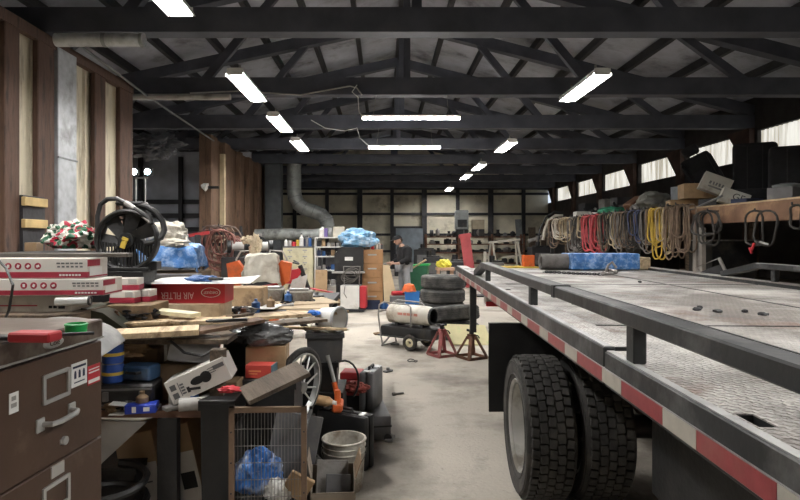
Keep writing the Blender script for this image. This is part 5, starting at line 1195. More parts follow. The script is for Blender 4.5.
one('roof_pipe', 'pale horizontal pipe under the roof of the side bay', 'pipe', MB().cyl((-1.0, 0, 0), (.9, 0, 0), .055, n=14), LGREY, P(178, 97, 9.9) + Vector((0, 0, .0)), 0)
t = thing('ceiling_duct', 'grey round duct under the roof at the upper left', 'duct', P(105, 40, 6.5), 0); part('pipe', MB().cyl((-.55, 0, 0), (.44, 0, 0), .075, n=18), GALV, t); part('joint_ring', MB().cyl((-.02, 0, 0), (.02, 0, 0), .08, n=18), ZINC, t); part('joint_ring', MB().cyl((.4, 0, 0), (.44, 0, 0), .08, n=18), ZINC, t)
# thin conduit and wires
def wire(label, pts, r, m0, name='wire', cat='wire'): return one(name, label, cat, MB().tube([P(*p) for p in pts], r, 6), m0)
wire('pale cable sagging between the first roof beams', [(190, 93, 10.0), (240, 91, 10.0), (300, 95, 10.0), (350, 86, 10.0), (357, 88, 10.0), (362, 95, 10.0)], .012, LGREY)
wire('thin white wire dropping to the nearer crosswise tube light', [(357, 85, 10.0), (352, 92, 10.0), (358, 97, 10.0), (359, 112, 10.05), (363, 117, 10.1)], .008, PAPER)
wire('thin white wire sagging to the farther crosswise tube light', [(311, 120, 13.0), (325, 128, 13.0), (345, 131, 13.0), (357, 128, 13.0), (360, 138, 13.1), (369, 146, 13.1)], .009, PAPER)
wire('dark conduit along the top of the left partition', [(66, 35, 7.0), (150, 98, 10.0), (214, 141, 13.8)], .018, ZINC, 'conduit', 'conduit')
wire('black cable at the left edge before the parts boxes', [(-6, 256, 2.7), (6, 268, 2.65), (13, 285, 2.6), (9, 310, 2.6), (4, 322, 2.6)], .006, BLACKP, 'cable', 'cable')

# ------------------------------------------------------------ the person
def person():
    t = thing('person', 'person in dark cap and black jacket standing beside the tan filing cabinet, looking down', 'person', at(404, 14.6), R(-70)); t.scale = (1.12, 1.12, .95)
    # faces +... local -Y is forward before turning
    H = lambda x, y, z: (x, y, z)
    pts = [H(0, 0, .92), H(0, .01, 1.05), H(0, .02, 1.2), H(0, .0, 1.34), H(0, -.05, 1.43), H(0, -.08, 1.5),      # pelvis..neck
           H(-.19, .0, 1.35), H(-.23, .01, 1.1), H(-.19, -.2, .98), H(.19, .0, 1.35), H(.23, .01, 1.1), H(.19, -.2, .98),
           H(-.1, 0, .88), H(-.11, -.02, .5), H(-.11, .02, .08), H(.1, 0, .88), H(.12, .03, .5), H(.13, .06, .08),
           H(-.11, -.13, .04), H(.13, -.09, .04), H(-.17, -.3, .98), H(.17, -.3, .98)]
    ed = [(0, 1), (1, 2), (2, 3), (3, 4), (4, 5), (3, 6), (6, 7), (7, 8), (3, 9), (9, 10), (10, 11), (0, 12), (12, 13), (13, 14), (0, 15), (15, 16), (16, 17), (14, 18), (17, 19), (8, 20), (11, 21)]
    rd = [(.15, .12), (.14, .11), (.15, .12), (.15, .11), .065, .06, .065, .05, .04, .065, .05, .04, .085, .06, .045, .085, .06, .045, .04, .04, .03, .03]
    for s, b_ in ((-1, 20), (1, 21)):
        base = pts[b_]
        for k in range(4):
            dx = (k - 1.5) * .02; L_ = (.065, .08, .075, .06)[k]; i = len(pts)
            pts += [H(base[0] + dx, base[1] - .05, base[2]), H(base[0] + dx, base[1] - .05 - L_ * .6, base[2] - .02), H(base[0] + dx, base[1] - .05 - L_ * .8, base[2] - .055)]
            ed += [(b_, i), (i, i + 1), (i + 1, i + 2)]; rd += [.011, .009, .008]
        i = len(pts); pts += [H(base[0] - s * .045, base[1] - .02, base[2] - .01), H(base[0] - s * .055, base[1] - .06, base[2] - .03)]; ed += [(b_, i), (i, i + 1)]; rd += [.012, .009]
    me = skin(pts, ed, rd, 1)
    # head joined into the body mesh: skull, jaw, nose, ears
    m = MB(T(0, -.11, 1.5) @ Matrix.Rotation(.35, 4, 'X')); m.ball((0, 0, .1), .095, (.82, 1.02, 1.2), 20).ball((0, -.05, .02), .05, (.9, .9, .9), 14).ball((0, -.105, .07), .018, (.7, 1, 1.2), 8)
    for s in (-1, 1): m.ball((s * .08, .01, .08), .026, (.4, .8, 1.2), 8).ball((s * .032, -.083, .105), .012, (1, .6, .7), 8)
    m.ball((0, -.09, .025), .022, (1.1, .5, .35), 8)
    m.bm.from_mesh(me); b = m.mesh('body'); b.polygons.foreach_set('use_smooth', [True] * len(b.polygons))
    link('body', b, SKIN, t)
    J = [pts[i] for i in (1, 2, 3)]
    jp = [H(0, 0, .86), H(0, .01, 1.02), H(0, .02, 1.2), H(0, 0, 1.36), H(0, -.04, 1.43)] + [pts[i] for i in (6, 7, 8, 9, 10, 11)]
    je = [(0, 1), (1, 2), (2, 3), (3, 4), (3, 5), (5, 6), (6, 7), (3, 8), (8, 9), (9, 10)]
    link('jacket', skin(jp, je, [(.22, .18), (.21, .175), (.21, .18), (.2, .16), .1, .1, .088, .066, .1, .088, .066], 1), DRKC, t)['label'] = 'black jacket'
    tp = [H(0, 0, .9)] + [pts[i] for i in (12, 13, 14, 15, 16, 17)]
    link('trousers', skin(tp, [(0, 1), (1, 2), (2, 3), (0, 4), (4, 5), (5, 6)], [(.16, .13), .1, .08, .07, .1, .08, .07], 1), mat('grey_jeans', (.3, .31, .33), .9, 0, .15, 6, .2), t)['label'] = 'light grey trousers'
    for s, (a, c2) in ((-1, (14, 18)), (1, (17, 19))): link('boot', skin([pts[a], Vector(pts[c2])], [(0, 1)], [.055, .046], 1), BLACKP, t)
    m = MB(T(0, -.11, 1.5) @ Matrix.Rotation(.35, 4, 'X')); m.lathe([(.0, .1), (.06, .092), (.09, .05), (.098, 0), (.092, 0), (0, .02)], 20, T(0, .005, .125)); m.box((0, -.12, .135), (.12, .1, .012), bev=.005)
    part('cap', m, DRKC, t, 'dark cap')
    part('hair', MB(T(0, -.11, 1.5) @ Matrix.Rotation(.35, 4, 'X')).ball((0, .03, .085), .085, (.95, .85, .8), 14), mat('hair', (.04, .03, .025), .8), t)
person()
# around the person and the tyres
t = thing('tool_stand', 'dark stand under the hands of the person', 'stand', at(384.5, 14.55)); part('post', MB().bx((-.05, -.05, 0), (.05, .05, .8)), DARKST, t); part('tray', MB().box((0, 0, .82), (.3, .3, .04)), BLACKM, t); part('base', MB().cyl((0, 0, 0), (0, 0, .03), .22), DARKST, t); part('vise', MB().box((0, 0, .88), (.1, .18, .09), bev=.01), STEEL, t)
t = thing('green_bin', 'dark green plastic wheeled bin right of the person', 'bin', at(416, 15.3), R(-10))
part('body', MB().prism([(-.3, .3), (.26, .12), (.34, .85), (-.34, .8)], -.25, .25), mat('dark_green', (.02, .12, .06), .5, 0, .2), t); part('rim', MB().bar((-.36, 0, .82), (.36, 0, .87), .54, .04), GREEN, t); part('wheel', MB().torus((-.1, -.27, .14), .1, .04, 'Y', 20, 8).torus((-.1, .27, .14), .1, .04, 'Y', 20, 8), RUBBER, t); part('handle', MB().cyl((-.36, -.2, .6), (.3, -.3, 1.0), .025), WOOD, t); part('prop', MB().bx((.1, -.2, 0), (.16, .2, .16)), DARKST, t)
carton('crate', 'dark crate under the bright blue tub', at(412, 12.0), (.32, .3, .2), GREYP, tape=False)
tote('bright blue tub on a crate before the person', at(412, 12.0, .201), (.3, .26, .25), mat('tub_blue', (.02, .14, .42), .45, 0, .1), lid=False, name='tub')
t = thing('orange_helmet', 'orange-red rounded cover sitting on the blue tub', 'helmet', at(409, 12.0, .455)); part('shell', MB().lathe([(.14, 0), (.14, .05), (.1, .14), (.0, .17)], 20), ORANGE, t); part('brim', MB().torus((0, 0, .005), .145, .012), ORANGE, t)
t = thing('red_grinder', 'small red power tool on a grey box before the person', 'tool', at(398, 12.6, .3), .4); part('body', MB().cyl((-.14, 0, .06), (.12, 0, .06), .05).box((.14, 0, .05), (.06, .1, .08), bev=.01), REDB, t); part('handle', MB().cyl((.1, 0, .06), (.1, -.14, .06), .016), BLACKP, t)
carton('crate', 'grey box under the small red power tool', at(398, 12.6), (.36, .3, .3), GREYP, tape=False)
for i, (px, Y, l) in enumerate(((407, 13.0, 'pale crumpled rag on the floor behind the blue tub'), (418, 12.6, 'grey crumpled rag between the blue tub and the tyres'))): one('rag', l, 'rag', MB().blob((0, 0, .09), (.34, .3, .24), 95 + i, .4, 1.8, 4), (CANVAS, GREYC)[i], at(px, Y), 0, 'rags on the far floor')
t = thing('yellow_stool', 'pinkish wooden stand with a yellow lumpy cover', 'stand', at(445, 17.0)); part('seat', MB().bx((-.26, -.22, .62), (.26, .22, .7)), mat('pink_wood', (.5, .32, .22), .7, 0, .15), t)
for x in (-.2, .2):
    for y in (-.16, .16): part('leg', MB().bx((x - .03, y - .03, 0), (x + .03, y + .03, .62)), mat('pink_wood', (0, 0, 0)), t)
one('yellow_cover', 'bright yellow crumpled cover on the pinkish stand', 'cover', MB().blob((0, 0, .1), (.46, .36, .28), 97, .3, 1.8, 4), mat('bright_yellow', (.8, .72, .08), .5, 0, .1, 6, .3), at(444, 17.0, .702))
t = thing('yellow_crate', 'yellow-orange slatted crate on the floor behind the tyres', 'crate', at(446, 16.0)); 
for z in (.08, .22, .36): part('slat', MB().bx((-.32, -.22, z), (.32, -.2, z + .09)).bx((-.32, .2, z), (.32, .22, z + .09)), YELLOW, t)
part('end_panel', MB().bx((-.33, -.22, 0), (-.31, .22, .48)).bx((.31, -.22, 0), (.33, .22, .48)).bx((-.32, -.22, 0), (.32, .22, .05)), YELLOW, t)
t = thing('red_ramp', 'tall faded red steel ramp tilted upright among the far machines', 'ramp', at(472, 18.5), (R(0), R(-8), 0)); part('plate', MB().bx((-.16, -.03, .02), (.16, .03, 1.72)), mat('pink_red', (.5, .09, .1), .55, 0, .15, 5, .05), t); part('cap', MB().bx((-.2, -.05, 1.6), (.2, .05, 1.7)), mat('pink_red', (0, 0, 0)), t); part('foot', MB().bx((-.2, -.25, 0), (.2, .25, .05)), RED, t)
# steel rack at the far wall
t = thing('steel_rack', 'long dark steel rack against the far wall, loaded with machine parts', 'rack', at(474, 27.5))
for x in (-2.3, -.75, .8, 2.3):
    for y in (-.3, .3): part('post', MB().bx((x - .04, y - .04, 0), (x + .04, y + .04, 1.75)), RUST, t)
for z in (.35, .85, 1.25, 1.6): part('shelf_board', MB().bx((-2.35, -.36, z), (2.35, .36, z + .05)), RUST, t)
rk = at(474, 27.5)
for i in range(44):
    lv = (.401, .901, 1.301, 1.651)[i % 4]; x = -2.15 + 4.3 * ((i // 4) + .5 * random.random()) / 11; s = .16 + .14 * random.random(); h = (.24, .2, .2, .3)[i % 4] * (.6 + .6 * random.random())
    m = (MB().cyl((-s / 2, 0, h / 2), (s / 2, 0, h / 2), h / 2, n=12).box((0, 0, h * .3), (s * .6, h, h * .6), bev=.02), MB().box((0, 0, h / 2), (s, s, h), bev=.03).cyl((0, 0, h * .9), (0, 0, h * 1.15), s * .25, n=10), MB().lathe([(0, 0), (s * .5, 0), (s * .55, h * .4), (s * .3, h * .6), (s * .35, h), (0, h)], 14))[i % 3]
    one('machine_part', 'dark greasy machine part on the far steel rack', 'machine part', m, (BLACKM, DARKST, BLACKP, GREYP, STEEL)[(i * 7) % 5], (rk.x + x, rk.y - .05, lv), i, 'machine parts on the far rack')
t = thing('grey_cabinet', 'blue-grey metal cabinet on top of the far rack', 'cabinet', at(461.5, 27.5, 1.99)); 
part('body', MB().bx((-.3, -.25, 0), (.3, .25, .82), bev=.01), ZINC, t); part('opening', MB().bx((-.22, -.26, .1), (.22, -.25, .45)), BLACKM, t); part('hood', MB().prism([(-.32, .82), (.32, .82), (.26, .9), (-.26, .9)], -.26, .25), ZINC, t)
carton('carton', 'small beige crate on top of the far rack', at(478, 27.5, 1.99), (.55, .4, .45), mat('beige_box', (.35, .3, .22), .7, 0, .15), tape=False)
for i, (px, l) in enumerate(((461.5, ''), (478, ''))): one('rack_block', ('dark block under the blue-grey cabinet on the far rack', 'dark block under the beige crate on the far rack')[i], 'block', MB().box((0, 0, .17), (.55, .4, .335), bev=.01), BLACKM, at(px, 27.5, 1.651))
# tubular frame, boards, workshop hose
t = thing('tube_stand', 'pale steel tube frame standing on legs before the far rack', 'frame', at(505, 21)); PF = mat('pale_steel', (.45, .42, .36), .5, .3, .15)
for s in (-1, 1): part('leg', MB().bar((s * .45, 0, 1.45), (s * .72 if s > 0 else -.25, 0, 0), .09, .06).bar((s * .45, .3, 1.45), (s * .6, .5, 0), .06, .05), PF, t)
part('top_bar', MB().bar((-.6, 0, 1.4), (.55, 0, 1.52), .08, .07).bar((-.1, 0, .85), (.6, 0, .95), .05, .05), PF, t)
for i, (px, h, w_) in enumerate(((522, 2.5, .3), (533, 2.1, .34), (543, 2.3, .26))): one('long_plank', ('tall dark plank leaning at the far right, left of three', 'dark plank at the far right, middle of three', 'dark plank at the far right corner, right of three')[i], 'plank', MB().box((0, 0, h / 2), (w_, .05, h)), (ZINC, WOODD, WOODD)[i], at(px, 28.2, .01), (R(-6), R(3 * (i - 1)), 0), 'tall planks at the far wall')
t = thing('parts_washer', 'low beige cabinet with an orange front behind the deck end', 'cabinet', at(519, 18.5)); part('body', MB().bx((-.55, -.3, 0), (.55, .3, .62)), CREAM, t); part('lid', MB().bx((-.57, -.32, .62), (.57, .32, .66)), YELLOW, t); part('print', MB().bx((-.2, -.305, .45), (.4, -.3, .55)), DARKST, t)
carton('carton', 'orange carton on the beige cabinet behind the deck end', at(528, 18.5, .661), (.34, .3, .36), ORANGE, tape=False)
t = thing('post_stand', 'thin pale steel post stand behind the truck rail', 'stand', at(485, 15.5)); part('post', MB().bx((-.035, -.035, 0), (.035, .035, 1.2)), PF, t); part('base', MB().bx((-.25, -.25, 0), (.25, .25, .04)), DARKST, t)
t = thing('engine_hoist', 'grey boom with a curved pale hose at the left end of the hose shelf', 'hoist', at(545, 20.6), 0)
part('post', MB().bx((.2, -.06, 0), (.32, .06, 1.8)), DARKST, t); part('boom', MB().bar((-.6, 0, 1.45), (.3, 0, 1.75), .1, .12), STEEL, t); part('base', MB().bx((-.5, -.4, 0), (.5, -.3, .1)).bx((-.5, .3, 0), (.5, .4, .1)).bx((.2, -.4, 0), (.3, .4, .1)), DARKST, t)
part('hose', MB().tube([(-.1, -.1, 1.5), (-.02, -.1, 1.9), (.12, -.1, 2.2), (.34, -.1, 2.36), (.6, -.1, 2.35)], .06, 10), CANVAS, t, 'pale wrapped hose'); part('cable', MB().tube([(-.3, -.12, 1.3), (-.2, -.12, 1.9), (.0, -.12, 2.3), (.3, -.12, 2.5), (.6, -.12, 2.45)], .03, 8), DARKST, t)
for i, (px, Y, d, m0, l) in enumerate(((432, 20, (.6, .5, .9), DARKST, 'dark machine cabinet behind the yellow cover'), (458, 19, (.7, .5, .8), DARKST, 'dark low machine left of the red ramp'), (495, 19.5, (.5, .5, .75), GREYP, 'grey machine box behind the pale post stand'), (425, 24, (.9, .6, 1.1), BLACKM, 'black tall machine cabinet by the far door'), (403, 24, (.7, .5, .9), DARKST, 'dark cabinet behind the person'), (540, 24, (.9, .6, 1.2), DARKST, 'dark cabinet in the far right corner'), (340, 22, (1.4, .6, 1.2), DARKST, 'dark wide cabinet behind the white shelving'), (305, 17, (1.0, .6, 1.2), DARKST, 'dark cabinet behind the cream drawers'))):
    t = thing('machine_cabinet', l, 'machine', at(px, Y), .1 * (i % 3 - 1), 'dark far machines'); part('body', MB().box((0, 0, d[2] / 2), d, bev=.02), m0, t); part('top', MB().box((.05, 0, d[2] + .03), (d[0] * .7, d[1] * .7, .06), bev=.01).cyl((-.1, 0, d[2]), (-.1, 0, d[2] + .22), .09), BLACKM, t); part('panel', MB().box((0, -d[1] / 2 - .005, d[2] * .6), (d[0] * .7, .01, d[2] * .4)), GREYP, t)
# ------------------------------------------------------------ the long shelf at the right
SX, SZr = 6.0, 2.13
SPT = [(5.2, 12.2), (12.2, 20.6)]
sh = thing('storage_shelf', 'long heavy timber shelf along the right wall', 'shelf', (SX, 5.2, 0))
m = MB(); m.bx((.1, 0, SZr - .34), (1.9, 15.4, SZr - .28))
part('shelf_board', MB().bx((.0, 0, SZr - .05), (1.9, 15.4, SZr)), WOOD2, sh)
part('fascia', MB().bx((-.05, 0, SZr - .31), (0, 7.0, SZr - .005), bev=.004), mat('rusty_fascia', (.2, .11, .065), .7, .1, .3, 3, .15, dirt=(.36, .22, .12), dirt_amt=.4, dirt_scale=2.5), sh, 'reddish brown front beam')
part('edge_board', MB().bx((-.06, 0, SZr - .005), (.1, 7.0, SZr + .02)), WOOD, sh, 'pale wooden edge')
part('hanging_rail', MB().bx((-.08, 7.05, SZr - .02), (-.01, 15.4, SZr + .1)), WOODD, sh)
for y in (.3, 3.6, 7.0, 10.4, 14.0, 15.2):
    for x in (.4, 1.75): part('post', MB().bx((x, y - .07, 0), (x + .12, y + .07, SZr - .05)), WOODD, sh)
part('lower_board', MB().bx((.15, 0, .7), (1.9, 15.4, .75)), WOODD, sh)
def sx(px, off=0.): return F * (SX + off) / (px - CX)        # distance along the shelf front under a photo column
# hung hoses and straps
HC = {'red': mat('hung_red', (.38, .05, .06), .6, 0, .2, 8, .1), 'black': RUBBER, 'grey': GREYC, 'brown': mat('hung_brown', (.17, .12, .085), .8, 0, .3, 8, .2), 'tan': mat('hung_tan', (.42, .34, .22), .8, 0, .25, 8, .2), 'yellow': mat('hung_yellow', (.55, .38, .06), .7, 0, .2, 8, .1), 'white': mat('hung_white', (.55, .52, .45), .7, 0, .15, 8, .1), 'blue': mat('hung_blue', (.06, .08, .16), .7, 0, .2, 8, .1)}
def hung(px, pb, w_px, colr, n, label, r=.016, seed=0, name='hose', pt=None):
    Y = sx(px, -.24); w_ = w_px * Y * Y / (F * (SX - .24)); z0 = SZr + .06; zb = EYE - (pb - CY) / F * Y
    # coils hang across the shelf front, turned a little to the hall
    return coil(label, (SX - .24, Y, z0), w_ * .9, z0 - zb, r, HC[colr], n, seed, 'hoses hung along the shelf', name, rot=R(-78))
HL = [(560, 250, 8, 'brown', 3, 'brown hose loops at the far left end of the hose shelf'), (566, 241, 10, 'white', 5, 'white hose coil, first from the left on the shelf'), (573, 243, 9, 'tan', 5, 'tan rope coil right of the white coil'), (579, 254, 8, 'grey', 3, 'grey strap loops right of the tan rope coil'), (584, 255, 9, 'black', 3, 'black hose loops just left of the red hose'), (592, 254, 9, 'red', 4, 'red hose hung in long loops, left of the two'), (601, 254, 9, 'red', 4, 'red hose hung in long loops, right of the two'), (596, 250, 6, 'black', 2, 'thin black cable between the two red hoses'),
      (608, 252, 8, 'brown', 4, 'brown strap bundle right of the red hoses'), (613, 253, 8, 'black', 4, 'black hose bundle right of the red hoses'), (619, 251, 9, 'tan', 4, 'tan rope loops in the middle of the shelf'), (625, 252, 9, 'grey', 4, 'grey strap loops in the middle of the shelf'), (630, 250, 10, 'brown', 4, 'brown rope bundle in the middle of the shelf'), (637, 253, 11, 'black', 4, 'black cable loops left of the blue coil'), (643, 244, 11, 'blue', 4, 'dark blue cable coil in the hung hoses'), (649, 254, 12, 'grey', 3, 'grey hose loops right of the dark blue coil'), (655, 252, 8, 'brown', 3, 'dark brown straps left of the yellow rope'),
      (663, 263, 10, 'yellow', 4, 'yellow rope hung in long loops'), (671, 256, 9, 'tan', 3, 'tan and yellow strap just right of the yellow rope'), (680, 262, 9, 'brown', 4, 'reddish brown strap bundle right of the yellow rope'), (688, 256, 11, 'brown', 4, 'brown chain-like bundle at the left end of the fascia')]
HL += [(px, 238 + (i * 7) % 19, 7, ('brown', 'black', 'grey', 'tan', 'brown', 'black')[i % 6], 1, 'thin tangled cable hung among the hoses on the shelf') for i, px in enumerate((563, 570, 576, 587, 599, 606, 611, 616, 622, 628, 634, 640, 646, 652, 659, 667, 675, 684))]
for i, (px, pb, w_, c2, n, l) in enumerate(HL): hung(px, pb, w_ * 1.15, c2, n + 3, l, .015 if c2 != 'red' else .024, 100 + i)
def loop(label, px, py_top, py_bot, wpx, r, m0, n=2, seed=0, extra=None):
    Y = sx(px, -.25); z0 = EYE - (py_top - CY) / F * Y; h = (py_bot - py_top) / F * Y
    t = coil(label, (SX - .25, Y, z0), wpx * Y * Y / (F * (SX - .25)) * .85, h, r, m0, n, seed, 'cable loops on the fascia', 'cable', rot=R(-75)); return t
loop('large black cable coil hung at the left of the brown fascia', 716, 211, 247, 26, .018, RUBBER, 4, 140)
t = loop('jumper cable loop with red and white clamps on the brown fascia', 761, 211, 246, 27, .017, RUBBER, 2, 141)
h = (246 - 211) / F * sx(761, -.12)
part('clamp', MB().box((-.06, -.09, -h), (.03, .03, .12), rot=(0, .4, 0), bev=.004).box((-.1, -.09, -h - .06), (.03, .03, .1), rot=(0, -.5, 0), bev=.004), REDB, t, 'red clamp'); part('clamp', MB().bar((.05, -.09, -h + .08), (.2, -.09, -h + .04), .014, .025), LGREY, t, 'pale clamp')
loop('black cable loop hung at the right edge of the brown fascia', 797, 205, 238, 16, .018, RUBBER, 1, 142)
for i, (px, l) in enumerate(((697, 'upright grey timber post in front of the shelf, left'), (703, 'thin grey board standing beside the timber post'))): one('grey_board', l, 'board', MB().bx((-.05, -.06 - .0, 0), (.02, .06, 2.0 - .25 * i)), mat('weathered', (.22, .2, .18), .85, 0, .3, 4, .2), (SX - .14, sx(px, -.14), 0), 0)
one('long_rod', 'long grey steel rod lying slanted across the shelf front', 'rod', MB().cyl((0, 0, 0), (.12, -3.6, .42), .02, n=8), STEEL, (SX - .13, sx(664), 2.0), 0) if False else one('long_rod', 'long grey steel pole slanting up along the shelf front', 'rod', MB().cyl(P(664, 222, 12.3), P(722, 196, 10.2), .02, n=8), GREYP)
# goods on top of the shelf
def onsh(px, off): Y = F * (SX + off) / (px - CX); return Vector((SX + off, Y, SZr + .001))
def sbox(label, px, off, d, m0, rot=R(30), z=0., tape=False): 
    p = onsh(px, off); p.z += z; return carton('carton', label, p, d, m0, rot, tape=tape)
c1 = sbox('wide tan carton low on the shelf edge', 684, .3, (.62, .5, .22), CARD, R(-16))
c2 = sbox('tan carton on top of the wide carton, open to the left', 700, .42, (.72, .5, .3), CARD, R(-14), .223)
for o in (c1, c2):
    for ch in o.children: ch.data = ch.data
t = thing('tilted_carton', 'grey-white carton with dark print, tilted on the shelf, left of two', 'box', P(716, 184, 10.9), (0, R(24), R(-24)), 'tilted cartons')
GB = mat('grey_carton', (.42, .41, .36), .8, 0, .1, 5, .05, dirt=(.25, .22, .18), dirt_amt=.3)
part('body', MB().box((0, .2, 0), (.5, .4, .34), bev=.004), GB, t); m = MB()
for k, (w_, x) in enumerate(((.05, -.1), (.035, -.04), (.04, .01), (.05, .065), (.04, .12))): m.box((x, -.001, .0), (w_ * .7, .003, .06), rot=(0, .15 * (-1) ** k, 0))
m.box((.02, -.001, -.07), (.26, .003, .03)); part('print', m, GREYP, t)
t = thing('tilted_carton', 'grey-white carton with two bold dark letters, tilted on the shelf, right of two', 'box', P(735, 198, 10.2), (0, R(22), R(-24)), 'tilted cartons')
part('body', MB().box((0, .2, 0), (.44, .4, .26), bev=.004), GB, t); text('GE', .16, BLACKP, t, T(.05, -.002, .02) @ FRONT)
for i, (px, off, z0, d, l) in enumerate(((717, .22, 0, (.5, .4, .16), 'dark carton under the left tilted carton'), (747, .2, 0, (.4, .3, .1), 'navy bundle under the right tilted carton'))): sbox(l, px, off + .05, d, (DARKST, NAVY)[i], R(20))
sbox('small white box behind the tan cartons', 684, 1.0, (.5, .3, .62), mat('pale_blue_box', (.4, .45, .5), .6), R(20))
# vehicle seats
def seat(label, loc, rot, tilt=0., s=1.):
    t = thing('car_seat', label, 'seat', loc, rot, 'old vehicle seats'); t.scale = (s, s, s)
    part('cushion', MB().box((0, -.1, .22), (.56, .56, .2), bev=.06, seg=3), DRKC, t); part('frame', MB().box((0, -.1, .06), (.44, .44, .1), bev=.01), DARKST, t)
    m = MB(T(0, .2, .28) @ Matrix.Rotation(R(-12), 4, 'X')); m.box((0, 0, .36), (.54, .16, .74), bev=.06, seg=3); m.box((-.24, -.05, .34), (.09, .14, .6), bev=.04, seg=2).box((.24, -.05, .34), (.09, .14, .6), bev=.04, seg=2)
    part('backrest', m, DRKC, t)
    m = MB(T(0, .2, .28) @ Matrix.Rotation(R(-12), 4, 'X')); m.box((0, -.01, .86), (.3, .12, .2), bev=.05, seg=3).cyl((-.08, 0, .7), (-.08, 0, .8), .012).cyl((.08, 0, .7), (.08, 0, .8), .012)
    part('headrest', m, DRKC, t)
    return t
def bench_seat(label, loc, rot, w_=1.0, h=.95):
    t = thing('truck_seat', label, 'seat', loc, rot, 'old vehicle seats')
    part('backrest', MB().box((0, .1, .15 + h / 2), (w_, .2, h), bev=.08, seg=3), DRKC, t); part('cushion', MB().box((0, -.22, .2), (w_, .5, .22), bev=.07, seg=3), DRKC, t); part('frame', MB().box((0, -.1, .05), (w_ * .9, .6, .1)), DARKST, t)
    part('piping', MB().box((-w_ / 6, -.0, .15 + h / 2), (.015, .02, h * .86)).box((w_ / 6, -.0, .15 + h / 2), (.015, .02, h * .86)), BLACKP, t); return t
bench_seat('tall black bench seat back standing before the big daylight windows', onsh(755, .85), R(-30), .72, 1.05)
bench_seat('wide black bench seat at the right edge on the shelf', onsh(797, .95), R(-30), .8, .85)
seat('black bucket seat with headrest, tilted, left of the tall bench seat', onsh(719, .9) + Vector((0, 0, .2)), (0, R(-26), R(-30)), 0, 1.1)
for i, (px, off, sz, m0, l) in enumerate(((655, .5, (.9, .7, .62), mat('grey_tarp', (.2, .2, .18), .8, 0, .25, 4, .5, bscale=10), 'grey tarp bundle left of the tan cartons'), (637, .2, (.5, .36, .3), GREYC, 'small grey bundle low at the front of the grey tarp'), (612, .25, (.95, .6, .34), mat('green_tarp', (.02, .2, .11), .6, 0, .25, 4, .4, bscale=10), 'green tarp bundle on the shelf above the red hoses'), (672, 1.3, (.6, .5, .6), DRKC, 'black bundle behind the tan cartons'))):
    one('tarp_bundle', l, 'bundle', MB().blob((0, 0, sz[2] * .36), sz, 110 + i, .28, 1.6, 4), m0, onsh(px, off), i, 'bundles on the shelf')
t = thing('leather_case', 'brown open leather case leaning on the shelf', 'case', onsh(640, .6), (0, R(-30), R(20))); part('body', MB().box((0, 0, .3), (.5, .3, .34), bev=.02), mat('leather', (.16, .08, .045), .6, 0, .2), t); part('lining', MB().box((-.05, -.155, .32), (.34, .01, .2)), CANVAS, t)
for i, (px, off, d, m0, l) in enumerate(((628, .8, (.8, .5, .55), DARKST, 'dark machine box behind the green tarp'), (606, .7, (.3, .3, .6), GREYC, 'grey upright box behind the green tarp'), (596, .4, (.3, .3, .2), WHITE, 'white plastic box left of the green tarp'), (582, .35, (.45, .35, .28), WHITE, 'white basket farther left on the shelf'), (588, .9, (.5, .4, .6), DARKST, 'dark crate at the back of the shelf, left'), (788, .25, (.5, .36, .2), GREYP, 'grey lidded box at the right edge of the shelf'))):
    sbox(l, px, off, d, m0, R(15 * (i % 3)))
one('white_dish', 'pale lid on the grey lidded box at the right shelf edge', 'lid', MB().lathe([(0, 0), (.2, 0), (.21, .04), (.1, .07), (0, .07)], 24), ZINC, onsh(788, .25) + Vector((0, 0, .203)))
for i in range(3): one('steel_pipe', ('short silver pipe lying at the far end of the shelf, nearest the edge', 'silver pipe lying at the far end of the shelf, middle', 'silver pipe lying at the far end of the shelf, by the wall')[i], 'pipe', MB().cyl((0, -.9, .04), (0, .6, .04), .038, n=10), GALV, onsh(572, .12 + .14 * i), .06 * i, 'pipes on the shelf')
for i, (px, off) in enumerate(((576, .6), (584, .6), (600, 1.0), (622, .5), (634, 1.0), (650, 1.1), (664, .9), (592, .65), (618, 1.1))):
    m = MB().cyl((-.2, 0, .12), (.2, 0, .12), .12, n=12).box((0, 0, .2), (.16, .2, .3), bev=.03).cyl((.1, 0, .2), (.2, .1, .42), .04)
    one('engine_part', 'dark engine part heaped at the back of the shelf', 'engine part', m, (BLACKM, DARKST, STEEL)[i % 3], onsh(px, off) + Vector((0, 0, .0)), i * .8, 'engine parts on the shelf')
# below the shelf
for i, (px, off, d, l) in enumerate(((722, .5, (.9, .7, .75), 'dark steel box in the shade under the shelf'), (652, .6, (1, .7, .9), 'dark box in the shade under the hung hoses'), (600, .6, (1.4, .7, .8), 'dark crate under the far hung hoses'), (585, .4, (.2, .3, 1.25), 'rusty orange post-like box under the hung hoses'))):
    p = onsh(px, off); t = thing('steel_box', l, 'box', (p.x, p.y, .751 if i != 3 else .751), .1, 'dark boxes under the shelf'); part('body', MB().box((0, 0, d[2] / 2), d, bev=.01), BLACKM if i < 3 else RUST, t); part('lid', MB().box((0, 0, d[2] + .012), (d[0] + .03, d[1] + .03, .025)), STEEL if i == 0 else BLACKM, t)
t = thing('hand_truck', 'grey bent steel frame leaning under the shelf behind the right rail', 'frame', onsh(742, -.1) * Vector((1, 1, 0)), (0, R(-25), R(-50))); part('frame', MB().tube([(-.2, 0, .02), (-.2, 0, 1.25), (.2, 0, 1.25), (.2, 0, .02)], .03, 8), STEEL, t); part('plate', MB().box((0, 0, 1.0), (.4, .02, .3)), DARKST, t)
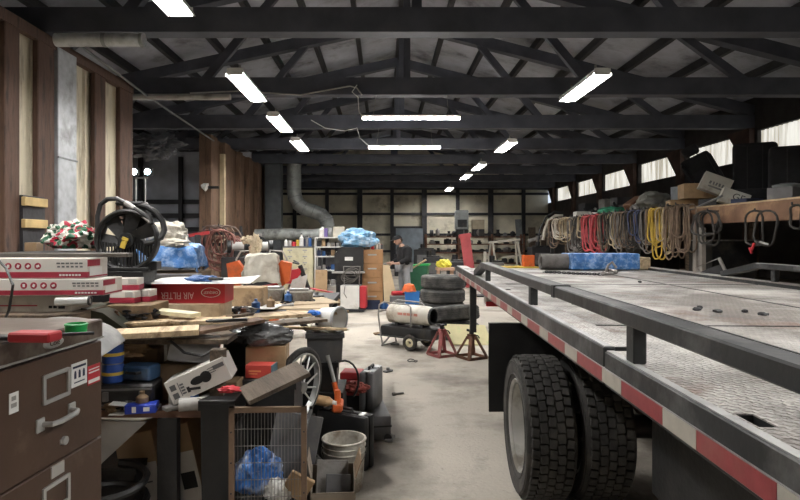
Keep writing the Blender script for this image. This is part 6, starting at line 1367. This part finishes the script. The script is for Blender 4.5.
# ------------------------------------------------------------ small clutter in the heap
rd = random.Random(11)
def bit(i, kind, loc, rot):
    if kind == 0: m, n, c2 = MB().cyl((-.06, 0, .012), (.06, 0, .012), .012, n=8).cyl((.03, 0, .012), (.06, 0, .012), .02, n=6), 'bolt', STEEL
    elif kind == 1: m, n, c2 = MB().tube([(.07 * math.cos(a) * (1 + .2 * math.sin(3 * a)), .05 * math.sin(a), .01 + .012 * abs(math.sin(2 * a))) for a in [2 * PI * k / 20 for k in range(20)]], .006, 5, closed=True), 'wire_loop', BLACKP
    elif kind == 2: m, n, c2 = MB().blob((0, 0, .02), (.14, .1, .06), 200 + i, .45, 2.4, 3), 'rag', (GREYC, CANVAS, DRKC, CARD2)[i % 4]
    elif kind == 3: m, n, c2 = MB().box((0, 0, .012), (.12, .06, .022), bev=.004).cyl((.0, 0, .02), (.0, 0, .05), .02, n=10), 'bracket', (RUST, GREYP, STEEL)[i % 3]
    else: m, n, c2 = MB().lathe([(0, 0), (.03, 0), (.032, .01), (.032, .07), (.012, .085), (.012, .1), (0, .1)], 14), 'jar', (LGREY, GREYP, BLUE, CARD2)[i % 4]
    cats = {'bolt': 'bolt', 'wire_loop': 'wire', 'rag': 'rag', 'bracket': 'bracket', 'jar': 'jar'}
    lab = {'bolt': 'steel bolt lying in the clutter of the left heap', 'wire_loop': 'black wire loop lying in the clutter of the left heap', 'rag': 'small crumpled rag lying in the clutter of the left heap', 'bracket': 'small metal bracket lying in the clutter of the left heap', 'jar': 'small jar standing in the clutter of the left heap'}
    return one(n, lab[n], cats[n], m, c2, loc, rot, 'small clutter: ' + n.replace('_', ' ') + 's')
spots = []
for k in range(60):
    r_ = k % 3
    if r_ == 0: spots.append((rd.uniform(-2.2, -.95), rd.uniform(3.95, 4.3), BT + .002))
    elif r_ == 1: spots.append((rd.uniform(-1.5, -.6), rd.uniform(4.42, 5.6), BT + .002))
    else: spots.append((rd.uniform(-1.6, -.95), rd.uniform(3.0, 3.1), SZ + .001))
for i, p in enumerate(spots): bit(i, (i // 3 + i) % 5, p, rd.uniform(0, 6))
for i, (px, py) in enumerate(((395, 345), (388, 372), (402, 330), (382, 420), (398, 395), (390, 440), (412, 362), (378, 335))):
    Y = EYE * F / (py - CY); bit(i, (0, 3, 1, 2)[i % 4], (P(px, py, Y).x, Y, .001), i * .9)['label'] = ('steel bolt', 'small metal bracket', 'black wire loop', 'small crumpled rag')[i % 4] + ' lying on the bare aisle floor'
